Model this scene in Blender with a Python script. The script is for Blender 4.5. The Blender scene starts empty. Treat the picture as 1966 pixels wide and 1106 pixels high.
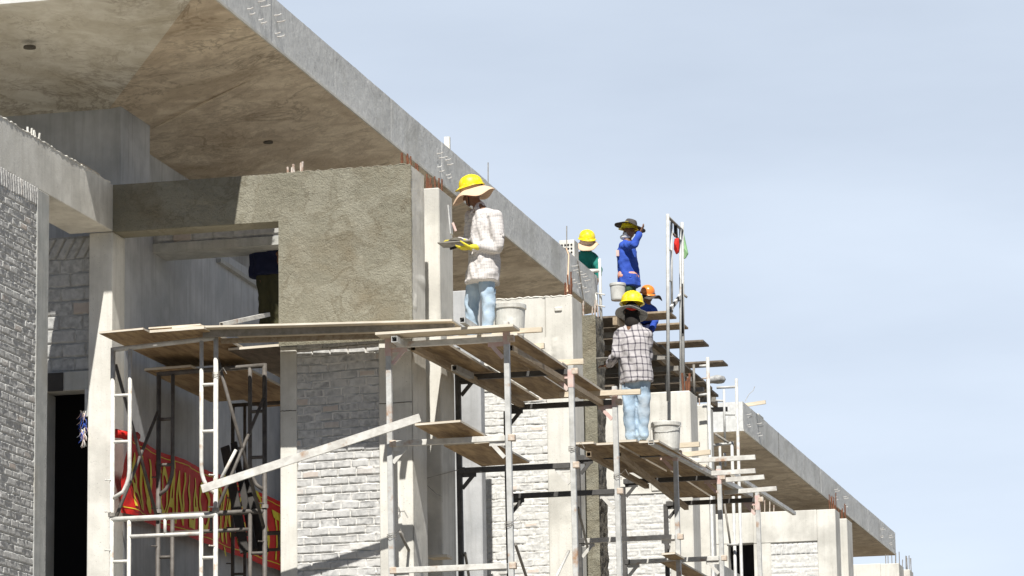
import bpy, bmesh, math, random
import numpy as np
from mathutils import Vector, Matrix, noise as mn
R_ = math.radians
random.seed(7)
# ---------------------------------------------------------------- camera, world, sun, exposure
S = bpy.context.scene
F = 6731.56; YAW = .23687; PIT = .191416; ROL = -.015091
CAM = np.array([0, 0, 1.6])
_f = np.array([-math.sin(YAW)*math.cos(PIT), math.cos(YAW)*math.cos(PIT), math.sin(PIT)])
_r = np.array([math.cos(YAW), math.sin(YAW), 0]); _u = np.cross(_r, _f)
MC = np.array([_r*math.cos(ROL)+_u*math.sin(ROL), -_r*math.sin(ROL)+_u*math.cos(ROL), _f])
cd = bpy.data.cameras.new('camera'); cam = bpy.data.objects.new('camera', cd); S.collection.objects.link(cam)
cd.sensor_width = 36; cd.lens = F/1966*36; cd.clip_end = 3000; cd.clip_start = .5
m4 = Matrix.Identity(4)
for i in range(3):
    m4[i][0] = MC[0][i]; m4[i][1] = MC[1][i]; m4[i][2] = -MC[2][i]; m4[i][3] = CAM[i]
cam.matrix_world = m4; S.camera = cam
S.render.resolution_x = 1024; S.render.resolution_y = 576
S.view_settings.view_transform = 'Standard'; S.view_settings.look = 'None'
S.view_settings.exposure = 0.5; S.view_settings.gamma = 1
SUN = Vector((.2, -1, 1.34)).normalized()
W = bpy.data.worlds.new('World'); S.world = W; W.use_nodes = True
nt = W.node_tree; N = nt.nodes; L = nt.links
bg = N['Background']
sky = N.new('ShaderNodeTexSky'); sky.sky_type = 'NISHITA'; sky.sun_disc = False
sky.sun_elevation = math.asin(SUN.z); sky.sun_rotation = math.atan2(SUN.x, SUN.y); sky.air_density = .5; sky.dust_density = .05; sky.ozone_density = 1.5
tc = N.new('ShaderNodeTexCoord'); mp = N.new('ShaderNodeMapping'); mp.inputs['Scale'].default_value = (2.2, 2.2, 9)
mp.inputs['Rotation'].default_value = (.35, .25, .2)
no = N.new('ShaderNodeTexNoise'); no.inputs['Scale'].default_value = 2.2; no.inputs['Detail'].default_value = 7; no.inputs['Roughness'].default_value = .5
L.new(tc.outputs['Generated'], mp.inputs[0]); L.new(mp.outputs[0], no.inputs['Vector'])
cr = N.new('ShaderNodeMapRange'); cr.inputs[1].default_value = .34; cr.inputs[2].default_value = .72; cr.inputs[3].default_value = .76; cr.inputs[4].default_value = .94
L.new(no.outputs[0], cr.inputs[0])
sep = N.new('ShaderNodeSeparateXYZ'); L.new(tc.outputs['Generated'], sep.inputs[0])
# thin high cloud lies low in the north, the half of the sky away from the sun
el = N.new('ShaderNodeMapRange'); el.inputs[1].default_value = .80; el.inputs[2].default_value = .14; L.new(sep.outputs['Z'], el.inputs[0])
az = N.new('ShaderNodeMapRange'); az.inputs[1].default_value = .1; az.inputs[2].default_value = .75; L.new(sep.outputs['Y'], az.inputs[0])
m1 = N.new('ShaderNodeMath'); m1.operation = 'MULTIPLY'; L.new(el.outputs[0], m1.inputs[0]); L.new(az.outputs[0], m1.inputs[1])
m2 = N.new('ShaderNodeMath'); m2.operation = 'MULTIPLY'; L.new(m1.outputs[0], m2.inputs[0]); L.new(cr.outputs[0], m2.inputs[1])
mx = N.new('ShaderNodeMix'); mx.data_type = 'RGBA'
L.new(m2.outputs[0], mx.inputs['Factor']); L.new(sky.outputs[0], mx.inputs['A']); mx.inputs['B'].default_value = (12.3, 13.8, 15.8, 1)
L.new(mx.outputs['Result'], bg.inputs[0]); bg.inputs[1].default_value = .05
sl = bpy.data.lights.new('sun', 'SUN'); sl.energy = 5; sl.angle = R_(.5); sl.color = (1, .97, .915)
so = bpy.data.objects.new('sun', sl); S.collection.objects.link(so)
so.rotation_euler = (-SUN).to_track_quat('-Z', 'Y').to_euler()

# ---------------------------------------------------------------- helpers
def T(px, py, Y=None, X=None, Z=None):
    d = MC.T @ np.array([(px-983)/F, -(py-553)/F, 1])
    if Y is not None: t = (Y-CAM[1])/d[1]
    elif X is not None: t = (X-CAM[0])/d[0]
    else: t = (Z-CAM[2])/d[2]
    return Vector(CAM+d*t)
def link(o, parent=None):
    S.collection.objects.link(o)
    if parent is not None: o.parent = parent
    return o
def tag(o, label=None, cat=None, group=None, kind=None):
    if label: o['label'] = label
    if cat: o['category'] = cat
    if group: o['group'] = group
    if kind: o['kind'] = kind
    return o
def thing(name, label, cat, loc=(0, 0, 0), group=None):
    o = bpy.data.objects.new(name, None); o.location = loc; o.empty_display_size = .2; link(o)
    return tag(o, label, cat, group)
class MB:
    def __init__(s): s.v = []; s.f = []; s.mi = []; s.m = 0
    def add(s, vs, fs):
        n = len(s.v); s.v += [tuple(v) for v in vs]; s.f += [tuple(n+i for i in f) for f in fs]; s.mi += [s.m]*len(fs); return s
    def hexa(s, b, t):       # 4 bottom, 4 top (same winding, ccw from above)
        return s.add(list(b)+list(t), [(3, 2, 1, 0), (4, 5, 6, 7), (0, 1, 5, 4), (1, 2, 6, 5), (2, 3, 7, 6), (3, 0, 4, 7)])
    def box(s, x0, x1, y0, y1, z0, z1):
        x0, x1 = sorted((x0, x1)); y0, y1 = sorted((y0, y1)); z0, z1 = sorted((z0, z1))
        return s.hexa([(x0, y0, z0), (x1, y0, z0), (x1, y1, z0), (x0, y1, z0)], [(x0, y0, z1), (x1, y0, z1), (x1, y1, z1), (x0, y1, z1)])
    def tube(s, pts, r, n=8, caps=True, r1=None):
        pts = [Vector(p) for p in pts]; k = len(pts); rings = []
        ref = Vector((.31, .9, .2))
        for i, p in enumerate(pts):
            d = (pts[min(i+1, k-1)]-pts[max(i-1, 0)]).normalized()
            a = d.cross(ref)
            if a.length < .1: a = d.cross(Vector((1, 0, 0)))
            a.normalize(); b = d.cross(a)
            rr = r if r1 is None else r+(r1-r)*i/(k-1)
            rings.append([p+(a*math.cos(2*math.pi*j/n)+b*math.sin(2*math.pi*j/n))*rr for j in range(n)])
        vs = [v for q in rings for v in q]; fs = []
        for i in range(k-1):
            for j in range(n): fs.append((i*n+j, i*n+(j+1) % n, (i+1)*n+(j+1) % n, (i+1)*n+j))
        if caps: fs += [tuple(range(n))[::-1], tuple((k-1)*n+j for j in range(n))]
        return s.add(vs, fs)
    def bar(s, p0, p1, w, h, up=(0, 0, 1), hollow=0):
        p0 = Vector(p0); p1 = Vector(p1); d = (p1-p0).normalized(); a = d.cross(Vector(up))
        if a.length < .05: a = d.cross(Vector((0, 1, 0)))
        a.normalize(); b = a.cross(d).normalized()
        q = lambda p, w, h: [p+a*(-w/2)+b*(-h/2), p+a*(w/2)+b*(-h/2), p+a*(w/2)+b*(h/2), p-a*(w/2)+b*(h/2)]
        if not hollow:
            vs = q(p0, w, h)+q(p1, w, h)
            return s.add(vs, [(0, 1, 2, 3), (7, 6, 5, 4), (0, 4, 5, 1), (1, 5, 6, 2), (2, 6, 7, 3), (3, 7, 4, 0)])
        wi, hi = w-2*hollow, h-2*hollow
        vs = q(p0, w, h)+q(p1, w, h)+q(p0, wi, hi)+q(p1, wi, hi)+q(p0+d*.3*min(1, (p1-p0).length), wi, hi)
        fs = [(0, 4, 5, 1), (1, 5, 6, 2), (2, 6, 7, 3), (3, 7, 4, 0)]
        for j in range(4):
            k = (j+1) % 4
            fs += [(j, k, 8+k, 8+j), (4+k, 4+j, 12+j, 12+k), (8+j, 8+k, 12+k, 12+j)]
        return s.add(vs[:16], fs)
    def lathe(s, prof, c, n=24, axis=None, sx=1, sy=1, wob=None):
        c = Vector(c); q = axis.to_matrix() if axis is not None else None; vs = []; fs = []
        for i, (r, z) in enumerate(prof):
            for j in range(n):
                a = 2*math.pi*j/n
                v = Vector((r*math.cos(a)*sx, r*math.sin(a)*sy, z))
                if wob: v = wob(v, a, r)
                if q: v = q @ v
                vs.append(c+v)
        k = len(prof)
        for i in range(k-1):
            for j in range(n): fs.append((i*n+j, i*n+(j+1) % n, (i+1)*n+(j+1) % n, (i+1)*n+j))
        return s.add(vs, fs)
    def build(s, name, mat, parent=None, smooth=False, bevel=0, sub=0):
        me = bpy.data.meshes.new(name); me.from_pydata(s.v, [], s.f)
        for m in (mat if isinstance(mat, (list, tuple)) else [mat]): me.materials.append(m)
        if isinstance(mat, (list, tuple)): me.polygons.foreach_set('material_index', s.mi)
        bm = bmesh.new(); bm.from_mesh(me)
        bmesh.ops.recalc_face_normals(bm, faces=bm.faces)
        if bevel:
            es = [e for e in bm.edges if len(e.link_faces) == 2 and e.calc_face_angle(0) > .6]
            bmesh.ops.bevel(bm, geom=es, offset=bevel, segments=1, affect='EDGES', clamp_overlap=True)
        bm.to_mesh(me); bm.free()
        if smooth:
            for p in me.polygons: p.use_smooth = True
        o = bpy.data.objects.new(name, me)
        if parent is not None and parent.type == 'EMPTY' or parent is not None:
            o.matrix_parent_inverse = Matrix.Identity(4)
            off = wl(parent)
            me.transform(Matrix.Translation(-off))
        return link(o, parent)
def wl(o):
    v = Vector((0, 0, 0))
    while o is not None: v = v+Vector(o.location); o = o.parent
    return v
def top_mesh(mb, name, mat, label, cat, group=None, **k):     # a thing that is one mesh, origin at its base
    o = mb.build(name, mat, None, **k)
    vs = np.array([v.co[:] for v in o.data.vertices]); c = Vector(((vs[:, 0].min()+vs[:, 0].max())/2, (vs[:, 1].min()+vs[:, 1].max())/2, vs[:, 2].min()))
    o.data.transform(Matrix.Translation(-c)); o.location = c
    return tag(o, label, cat, group)

# value noise for height fields
def h2(i, j, s=0):
    n = (i.astype(np.int64)*374761393+j.astype(np.int64)*668265263+s*974634777) & 0xffffffff
    n = ((n ^ (n >> 13))*1274126177) & 0xffffffff
    return ((n ^ (n >> 16)) & 0xffff)/65535.
def vn(x, y, s=0):
    i = np.floor(x); j = np.floor(y); u = x-i; v = y-j; u = u*u*(3-2*u); v = v*v*(3-2*v)
    return (h2(i, j, s)*(1-u)+h2(i+1, j, s)*u)*(1-v)+(h2(i, j+1, s)*(1-u)+h2(i+1, j+1, s)*u)*v
def fbm(x, y, s=0, o=4):
    r = 0; a = .5
    for k in range(o): r = r+a*vn(x*2**k, y*2**k, s+k); a *= .5
    return r
def bricks(u, v, bl=.195, rh=.088, jt=.016, seed=1, mort=(-.004, .005), wob=.012, off=.007, groove=.024, gc=.45):
    vv = v+wob*(fbm(u*1.3, v*1.1, seed, 2)-.4)+.006*(vn(u*14, v*9, seed+9)-.5)
    row = np.floor(vv/rh)
    uu = u+(row % 2)*bl*.5+h2(row, row*0, seed)*.07+.006*(vn(u*9, v*16, seed+5)-.5)
    col = np.floor(uu/bl)
    du = np.minimum(uu-col*bl, bl-(uu-col*bl)); dv = np.minimum(vv-row*rh, rh-(vv-row*rh))
    jj = jt*.5*(.6+.9*vn(u*11, v*11, seed+3))
    m = np.clip((du-jj)/.006, 0, 1)*np.clip((dv-jj)/.006, 0, 1); m = m*m*(3-2*m)
    idv = h2(col, row, seed+7)
    hb = off*(idv-.5)*2+.003*fbm(u*30, v*30, seed+2)+.004*(h2(col, row, seed+11)-.5)*(uu-col*bl-bl/2)/bl*2
    hm = mort[0]+(mort[1]-mort[0])*np.clip(fbm(u*13, v*20, seed+4)*1.6-.35, 0, 1)*1.2
    h = hb*m+hm*(1-m)
    lv = (vv-row*rh)/rh         # each course overhangs an open gap, with a lip of squeezed mortar just below it
    g_ = np.clip(1-np.abs(lv-.045)/.085, 0, 1)**.5*np.clip(vn(u*5.5, row*3.7, seed+21)*2.6-gc, 0, 1)
    gv = np.clip(1-np.abs(du)/.009, 0, 1)**.5*np.clip(vn(col*7.3, row*3.1+v*6, seed+27)*2.6-.9, 0, 1)
    g_ = np.maximum(g_, gv*.7)
    lip = np.clip(1-np.abs(lv-.94)/.07, 0, 1)*(.5+vn(u*17, row*5.1, seed+23))
    return h-groove*g_+groove*.14*lip, m*(.25+.75*idv)*(lip < .5)
def soldier(u, v, bw=.075, lean=.0, seed=3, H=.2):
    uu = u+lean*v+.008*(vn(u*8, v*6, seed)-.5); c = np.floor(uu/bw); d = np.minimum(uu-c*bw, bw-(uu-c*bw))
    idv = h2(c, c*0, seed); e = np.minimum(v-.012*idv, H-.01*h2(c, c*0, seed+3)-v)
    m = np.clip((d-.009)/.006, 0, 1)*np.clip(e/.008, 0, 1)
    return (.008*(idv-.5)+.006+.003*fbm(u*30, v*30, seed))*m+(-.022+.018*fbm(u*14, v*14, seed))*(1-m), m*(.25+.75*idv)
def hfield(name, o, ud, vd, Wd, H, step, fn, mat, parent):
    o = Vector(o); ud = Vector(ud); vd = Vector(vd); nd = ud.cross(vd)
    nu = max(2, int(Wd/step)+1); nv = max(2, int(H/step)+1)
    U, V = np.meshgrid(np.linspace(0, Wd, nu), np.linspace(0, H, nv))
    h, b = fn(U, V)
    off = wl(parent)
    co = np.zeros((nv, nu, 3))
    for k in range(3): co[:, :, k] = o[k]-off[k]+ud[k]*U+vd[k]*V+nd[k]*h
    idx = np.arange(nu*nv).reshape(nv, nu)
    q = np.stack([idx[:-1, :-1], idx[:-1, 1:], idx[1:, 1:], idx[1:, :-1]], -1).reshape(-1, 4)
    me = bpy.data.meshes.new(name); me.vertices.add(nu*nv); me.vertices.foreach_set('co', co.ravel())
    me.loops.add(q.size); me.loops.foreach_set('vertex_index', q.ravel().astype(np.int32))
    me.polygons.add(len(q)); me.polygons.foreach_set('loop_start', np.arange(0, q.size, 4, dtype=np.int32)); me.polygons.foreach_set('loop_total', np.full(len(q), 4, np.int32))
    me.update(); at = me.attributes.new('brk', 'FLOAT', 'POINT'); at.data.foreach_set('value', b.ravel().astype(np.float32))
    me.materials.append(mat); me.validate()
    return link(bpy.data.objects.new(name, me), parent)

# ---------------------------------------------------------------- materials
def mat(name, c1, c2=None, sc=3, rough=.85, bump=.3, bsc=40, c3=None, sc3=1.2, streak=0, spec=.3, metal=0, det=8, bdist=.01, thr=(.35, .65), pock=0, rust=None, dist=0, stains=()):
    m = bpy.data.materials.new(name); m.use_nodes = True; nt = m.node_tree; N = nt.nodes; L = nt.links; p = N['Principled BSDF']
    p.inputs['Roughness'].default_value = rough; p.inputs['Metallic'].default_value = metal; p.inputs['Specular IOR Level'].default_value = spec
    ge = N.new('ShaderNodeNewGeometry'); pos = ge.outputs['Position']
    def noise(s, d=8, vec=pos, r=.6):
        n = N.new('ShaderNodeTexNoise'); n.inputs['Distortion'].default_value = dist; n.inputs['Scale'].default_value = s; n.inputs['Detail'].default_value = d; n.inputs['Roughness'].default_value = r; L.new(vec, n.inputs['Vector']); return n.outputs[0]
    def rng(x, a, b, c=0, d=1):
        n = N.new('ShaderNodeMapRange'); L.new(x, n.inputs[0])
        for i, v in enumerate((a, b, c, d)): n.inputs[i+1].default_value = v
        return n.outputs[0]
    def mix(f, a, b):
        n = N.new('ShaderNodeMix'); n.data_type = 'RGBA'
        L.new(f, n.inputs['Factor'])
        for k, v in (('A', a), ('B', b)):
            if isinstance(v, tuple): n.inputs[k].default_value = (*v, 1)
            else: L.new(v, n.inputs[k])
        return n.outputs['Result']
    col = (*c1, 1)
    if c2 is not None: col = mix(rng(noise(sc, det), *thr), c1, c2)
    if c3 is not None: col = mix(rng(noise(sc3, 5), .5, .7), col, c3)
    for (sc_, lo_, hi_, amt, cc_) in stains:
        a_ = N.new('ShaderNodeMath'); a_.operation = 'SUBTRACT'; L.new(noise(sc_, 10, r=.65), a_.inputs[0]); a_.inputs[1].default_value = .5
        b_ = N.new('ShaderNodeMath'); b_.operation = 'ABSOLUTE'; L.new(a_.outputs[0], b_.inputs[0])
        f1 = rng(b_.outputs[0], lo_, hi_, amt, 0); f2 = rng(noise(sc_*.4, 3), .42, .62)
        m_ = N.new('ShaderNodeMath'); m_.operation = 'MULTIPLY'; L.new(f1, m_.inputs[0]); L.new(f2, m_.inputs[1]); col = mix(m_.outputs[0], col, cc_)
    if streak:
        mp = N.new('ShaderNodeMapping'); mp.inputs['Scale'].default_value = (14, 14, .9); L.new(pos, mp.inputs[0])
        f = rng(noise(1, 6, mp.outputs[0]), .48, .75, 0, streak)
        col = mix(f, col, (c1[0]*.45, c1[1]*.44, c1[2]*.42))
    if pock:
        f = rng(noise(55, 2), .68, .72, 0, pock); col = mix(f, col, tuple(c*.3 for c in c1))
    if rust is not None: col = mix(rng(noise(rust, 6), .59, .72), col, (.38, .24, .15))
    if isinstance(col, tuple): p.inputs['Base Color'].default_value = col
    else: L.new(col, p.inputs['Base Color'])
    if bump:
        b = N.new('ShaderNodeBump'); b.inputs['Strength'].default_value = bump; b.inputs['Distance'].default_value = bdist
        a = N.new('ShaderNodeMath'); a.operation = 'ADD'; L.new(noise(bsc, 8, r=.7), a.inputs[0]); L.new(noise(bsc*.12, 4), a.inputs[1])
        L.new(a.outputs[0], b.inputs['Height']); L.new(b.outputs[0], p.inputs['Normal'])
    return m
def brickmat(name, b1, b2, mo, bleach=None):
    m = mat(name, b1, None, bump=.5, bsc=60, bdist=.006); nt = m.node_tree; N = nt.nodes; L = nt.links; p = N['Principled BSDF']
    at = N.new('ShaderNodeAttribute'); at.attribute_name = 'brk'
    ge = N.new('ShaderNodeNewGeometry'); n = N.new('ShaderNodeTexNoise'); n.inputs['Scale'].default_value = 18; n.inputs['Detail'].default_value = 8; L.new(ge.outputs['Position'], n.inputs['Vector'])
    n2 = N.new('ShaderNodeTexNoise'); n2.inputs['Scale'].default_value = 1.6; n2.inputs['Detail'].default_value = 6; L.new(ge.outputs['Position'], n2.inputs['Vector'])
    def mix(f, a, b, mode='MIX'):
        x = N.new('ShaderNodeMix'); x.data_type = 'RGBA'; x.blend_type = mode
        if isinstance(f, float): x.inputs['Factor'].default_value = f
        else: L.new(f, x.inputs['Factor'])
        for k, v in (('A', a), ('B', b)):
            if isinstance(v, tuple): x.inputs[k].default_value = (*v, 1)
            else: L.new(v, x.inputs[k])
        return x.outputs['Result']
    r = N.new('ShaderNodeMapRange'); L.new(at.outputs['Fac'], r.inputs[0]); r.inputs[1].default_value = .25
    c = mix(r.outputs[0], b1, b2)
    rn = N.new('ShaderNodeMapRange'); L.new(n.outputs[0], rn.inputs[0]); rn.inputs[1].default_value = .35; rn.inputs[2].default_value = .65
    c = mix(rn.outputs[0], c, tuple(x*1.25 for x in b2))
    r2 = N.new('ShaderNodeMapRange'); L.new(at.outputs['Fac'], r2.inputs[0]); r2.inputs[1].default_value = 0; r2.inputs[2].default_value = .2
    mo2 = mix(rn.outputs[0], mo, tuple(x*.72 for x in mo))
    wr = N.new('ShaderNodeMapRange'); L.new(at.outputs['Fac'], wr.inputs[0]); wr.inputs[1].default_value = .975; wr.inputs[2].default_value = .985; wr.inputs[4].default_value = .5
    c = mix(wr.outputs[0], c, (b2[0]*1.15, b2[1]*.88, b2[2]*.70))
    c = mix(r2.outputs[0], mo2, c)
    r3 = N.new('ShaderNodeMapRange'); L.new(n2.outputs[0], r3.inputs[0]); r3.inputs[1].default_value = .56; r3.inputs[2].default_value = .66; r3.inputs[4].default_value = .75
    c = mix(r3.outputs[0], c, mo2)
    L.new(c, p.inputs['Base Color']); return m
M = {}
M['white_conc'] = mat('white_concrete', (.72, .70, .64), (.60, .58, .52), sc=2.2, c3=(.50, .485, .44), sc3=1.1, streak=.3, bump=.3, pock=.6)
M['conc'] = mat('grey_concrete', (.50, .50, .47), (.38, .385, .365), sc=5, c3=(.42, .40, .35), sc3=1.3, streak=.45, bump=.45, bsc=45, pock=.5)
M['fascia'] = mat('fascia_concrete', (.74, .74, .71), (.60, .60, .58), sc=14, c3=(.52, .515, .48), sc3=1.1, streak=.22, stains=((3, 0, .02, .5, (.36, .36, .34)),), bump=.5, bsc=35, thr=(.38, .66), pock=.3)
M['soffit'] = mat('soffit_concrete', (.80, .695, .54), (.60, .50, .38), sc=2.6, c3=(.50, .40, .285), sc3=.8, bump=.7, bsc=9, bdist=.03, det=14, thr=(.38, .62), dist=.9, stains=((1.3, .0, .035, .55, (.20, .14, .085)), (4.5, .0, .03, .4, (.24, .18, .12)), (.6, 0, .02, .5, (.22, .16, .10))))
M['soffit_pale'] = mat('paler_front_soffit', (.84, .81, .72), (.68, .64, .54), sc=2.6, c3=(.62, .57, .46), sc3=.8, bump=.7, bsc=9, bdist=.03, det=14, thr=(.38, .62), dist=.9, stains=((1.3, .0, .035, .55, (.34, .28, .20)), (4.5, .0, .03, .4, (.24, .18, .12)), (.6, 0, .02, .5, (.22, .16, .10))))  # paler, greyer tone for the front plane of the near soffit
M['inner'] = mat('inner_plaster', (.54, .545, .545), (.39, .40, .405), sc=1.8, c3=(.29, .29, .285), sc3=.6, streak=.5, bump=.35, bsc=60)
M['plaster'] = mat('fresh_plaster', (.305, .288, .225), (.235, .22, .165), sc=2.2, c3=(.225, .195, .135), sc3=1.3, bump=1, bsc=50, bdist=.022, det=14, pock=.4, dist=.6, stains=((2.2, 0, .03, .6, (.15, .125, .08)), (7, 0, .02, .6, (.12, .10, .07))))
M['rough'] = mat('rough_mortar', (.20, .18, .14), (.11, .10, .085), sc=14, bump=1, bsc=30, bdist=.04)
M['brick'] = brickmat('whitish_brick', (.30, .30, .295), (.47, .465, .45), (.74, .72, .68))
M['brick_far'] = brickmat('whitewashed_brick', (.46, .455, .44), (.58, .575, .55), (.76, .745, .70))
M['brick_side'] = brickmat('grey_brick', (.40, .39, .37), (.49, .48, .455), (.72, .71, .67))
M['block'] = brickmat('block_work', (.27, .27, .26), (.40, .395, .38), (.46, .45, .42))
M['white_steel'] = mat('white_painted_steel', (.70, .69, .645), (.50, .48, .44), sc=9, rough=.5, bump=.3, rust=5)
M['galv'] = mat('galvanised_steel', (.58, .58, .56), (.42, .42, .40), sc=12, rough=.5, metal=0, bump=.15, rust=5)
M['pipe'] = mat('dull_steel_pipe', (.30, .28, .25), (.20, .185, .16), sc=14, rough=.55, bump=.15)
M['pink'] = mat('faded_red_paint', (.60, .40, .36), (.62, .52, .47), sc=16, rough=.6, bump=.2)
M['dkshaded'] = mat('dark_shaded_steel', (.07, .068, .065), (.11, .105, .10), sc=12, rough=.6, bump=.15)  # dark steel of the inner posts; on ledgers, platform shade put into the colour
M['dkpipe'] = mat('dark_steel_pipe', (.15, .135, .12), (.09, .08, .07), sc=12, rough=.55, bump=.15)
M['weld'] = mat('rusty_weld', (.50, .38, .29), (.62, .56, .48), sc=25, rough=.8, bump=.5)
M['rust'] = mat('rusty_steel', (.22, .09, .045), (.12, .05, .03), sc=20, rough=.8, bump=.4)
M['rebar_white'] = mat('whitewashed_rebar', (.62, .58, .52), (.34, .22, .16), sc=16, rough=.8, bump=.3)
M['hook'] = mat('pale_wire', (.62, .62, .60), (.4, .36, .32), sc=20, rough=.6, bump=0)
def wood(name, c1, c2, sx=(3, 30, 30)):
    m = mat(name, c1, None, rough=.8, bump=.35, bsc=25, bdist=.006); nt = m.node_tree; N = nt.nodes; L = nt.links; p = N['Principled BSDF']
    tcn = N.new('ShaderNodeTexCoord'); mp = N.new('ShaderNodeMapping'); mp.inputs['Scale'].default_value = sx; L.new(tcn.outputs['Object'], mp.inputs[0])
    n = N.new('ShaderNodeTexNoise'); n.inputs['Scale'].default_value = 1; n.inputs['Detail'].default_value = 9; n.inputs['Roughness'].default_value = .65; n.inputs['Distortion'].default_value = .8; L.new(mp.outputs[0], n.inputs['Vector'])
    r = N.new('ShaderNodeMapRange'); L.new(n.outputs[0], r.inputs[0]); r.inputs[1].default_value = .36; r.inputs[2].default_value = .64
    x = N.new('ShaderNodeMix'); x.data_type = 'RGBA'; x.inputs['A'].default_value = (*c1, 1); x.inputs['B'].default_value = (*c2, 1); L.new(r.outputs[0], x.inputs['Factor']); L.new(x.outputs['Result'], p.inputs['Base Color']); return m
M['ply'] = wood('plywood', (.46, .33, .185), (.22, .145, .08), (12, 2, 12))
M['board_edge'] = wood('pale_board_edge', (.72, .67, .58), (.58, .52, .42), (3, 26, 26))
M['ply_pale'] = wood('worn_plank', (.68, .60, .47), (.52, .44, .33), (3, 26, 26))
M['ply_dark'] = wood('dark_formwork', (.22, .18, .135), (.12, .095, .07), (10, 3, 10))
M['timber'] = wood('timber', (.42, .34, .24), (.27, .20, .13), (20, 3, 20))
M['black'] = mat('interior_darkness', (.012, .012, .013), bump=0)  # near-black colour stands for the darkness inside rooms and brick holes
M['dkwood'] = mat('tarred_plank', (.035, .032, .03), (.06, .055, .05), bump=.2)
M['skin'] = mat('skin', (.22, .115, .07), (.18, .095, .055), sc=6, rough=.55, bump=.1)
M['yellow'] = mat('yellow_helmet_plastic', (.86, .68, .0), (.80, .62, .02), sc=14, c3=(.74, .62, .12), sc3=22, rough=.42, bump=.1, spec=.4)
M['orange'] = mat('orange_helmet_plastic', (.80, .24, .04), None, rough=.3, bump=0, spec=.5)
M['tanhat'] = mat('tan_cloth', (.72, .52, .36), (.62, .44, .30), sc=9, bump=.2)
M['greyhat'] = mat('faded_grey_cloth', (.50, .50, .48), (.20, .20, .20), sc=13, bump=.3)
M['darkhat'] = mat('dark_cloth', (.05, .045, .045), (.09, .08, .07), sc=9, bump=.3)
M['glove'] = mat('yellow_glove', (.72, .62, .04), (.55, .45, .05), sc=14, rough=.6, bump=.4)
M['jeans'] = mat('pale_jeans', (.44, .54, .63), (.30, .41, .52), sc=7, bump=.5, bsc=50, c3=(.52, .58, .63), sc3=3)
M['navy'] = mat('navy_cloth', (.008, .012, .04), (.012, .016, .05), sc=6, bump=.3)
M['blue'] = mat('blue_cloth', (.025, .065, .36), (.04, .10, .45), sc=5, bump=.4)
M['green'] = mat('green_cloth', (.01, .15, .125), (.02, .20, .16), sc=5, bump=.3)
M['olive'] = mat('olive_cloth', (.07, .065, .03), (.05, .05, .028), sc=5, bump=.3)
M['darkgreen'] = mat('dark_green_cloth', (.04, .08, .05), (.06, .10, .07), sc=5, bump=.3)
M['boot'] = mat('dusty_boot', (.18, .15, .11), (.10, .09, .07), sc=9, bump=.3)
M['strap'] = mat('black_strap', (.02, .02, .02), None, bump=0)
M['redp'] = mat('red_plastic', (.65, .05, .03), None, bump=0, rough=.4)
M['bucket'] = mat('mortar_stained_bucket', (.66, .66, .62), (.50, .49, .45), sc=7, c3=(.42, .40, .36), sc3=4, rough=.6, bump=.3)
M['redcloth'] = mat('red_banner_cloth', (.66, .025, .018), (.52, .018, .014), sc=3, rough=.65, bump=.3)
M['yelpaint'] = mat('yellow_banner_paint', (.80, .66, .05), (.66, .54, .04), sc=6, rough=.6, bump=0)
M['greenbag'] = mat('green_plastic', (.25, .50, .22), (.35, .58, .3), sc=6, rough=.5, bump=.2)
M['orangetape'] = mat('orange_reflective_tape', (.85, .32, .20), (.80, .50, .40), sc=12, bump=0)
M['white_cloth'] = mat('white_cloth', (.72, .70, .66), None, bump=.2)
M['hair'] = mat('black_hair', (.015, .012, .01), None, bump=0)
def plaid(name, base, line, per, wline, line2=None):
    m = mat(name, base, None, rough=.9, bump=.3, bsc=60); nt = m.node_tree; N = nt.nodes; L = nt.links; p = N['Principled BSDF']
    tcn = N.new('ShaderNodeTexCoord'); nz = N.new('ShaderNodeTexNoise'); nz.inputs['Scale'].default_value = 5; L.new(tcn.outputs['Object'], nz.inputs['Vector'])
    vm = N.new('ShaderNodeVectorMath'); vm.operation = 'SCALE'; L.new(nz.outputs['Color'], vm.inputs[0]); vm.inputs['Scale'].default_value = .05
    va = N.new('ShaderNodeVectorMath'); L.new(vm.outputs[0], va.inputs[0]); L.new(tcn.outputs['Object'], va.inputs[1])
    sp = N.new('ShaderNodeSeparateXYZ'); L.new(va.outputs[0], sp.inputs[0])
    def ln(o, ph):
        a = N.new('ShaderNodeMath'); a.operation = 'MULTIPLY_ADD'; L.new(o, a.inputs[0]); a.inputs[1].default_value = 1/per; a.inputs[2].default_value = ph
        b = N.new('ShaderNodeMath'); b.operation = 'FRACT'; L.new(a.outputs[0], b.inputs[0])
        c = N.new('ShaderNodeMath'); c.operation = 'LESS_THAN'; L.new(b.outputs[0], c.inputs[0]); c.inputs[1].default_value = wline; return c.outputs[0]
    ad = N.new('ShaderNodeMath'); ad.operation = 'ADD'
    xy = N.new('ShaderNodeMath'); xy.operation = 'ADD'; L.new(sp.outputs[0], xy.inputs[0]); L.new(sp.outputs[1], xy.inputs[1])
    L.new(ln(xy.outputs[0], 10.1), ad.inputs[0]); L.new(ln(sp.outputs[2], 10.3), ad.inputs[1])
    mu = N.new('ShaderNodeMath'); mu.operation = 'MULTIPLY'; L.new(ad.outputs[0], mu.inputs[0]); mu.inputs[1].default_value = .5
    x = N.new('ShaderNodeValToRGB'); x.color_ramp.elements[0].color = (*base, 1); x.color_ramp.elements[1].color = (*line, 1)
    e = x.color_ramp.elements.new(.5); e.color = (*(line2 or tuple((a+b)/2 for a, b in zip(base, line))), 1)
    L.new(mu.outputs[0], x.inputs[0]); L.new(x.outputs[0], p.inputs['Base Color']); return m
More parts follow.
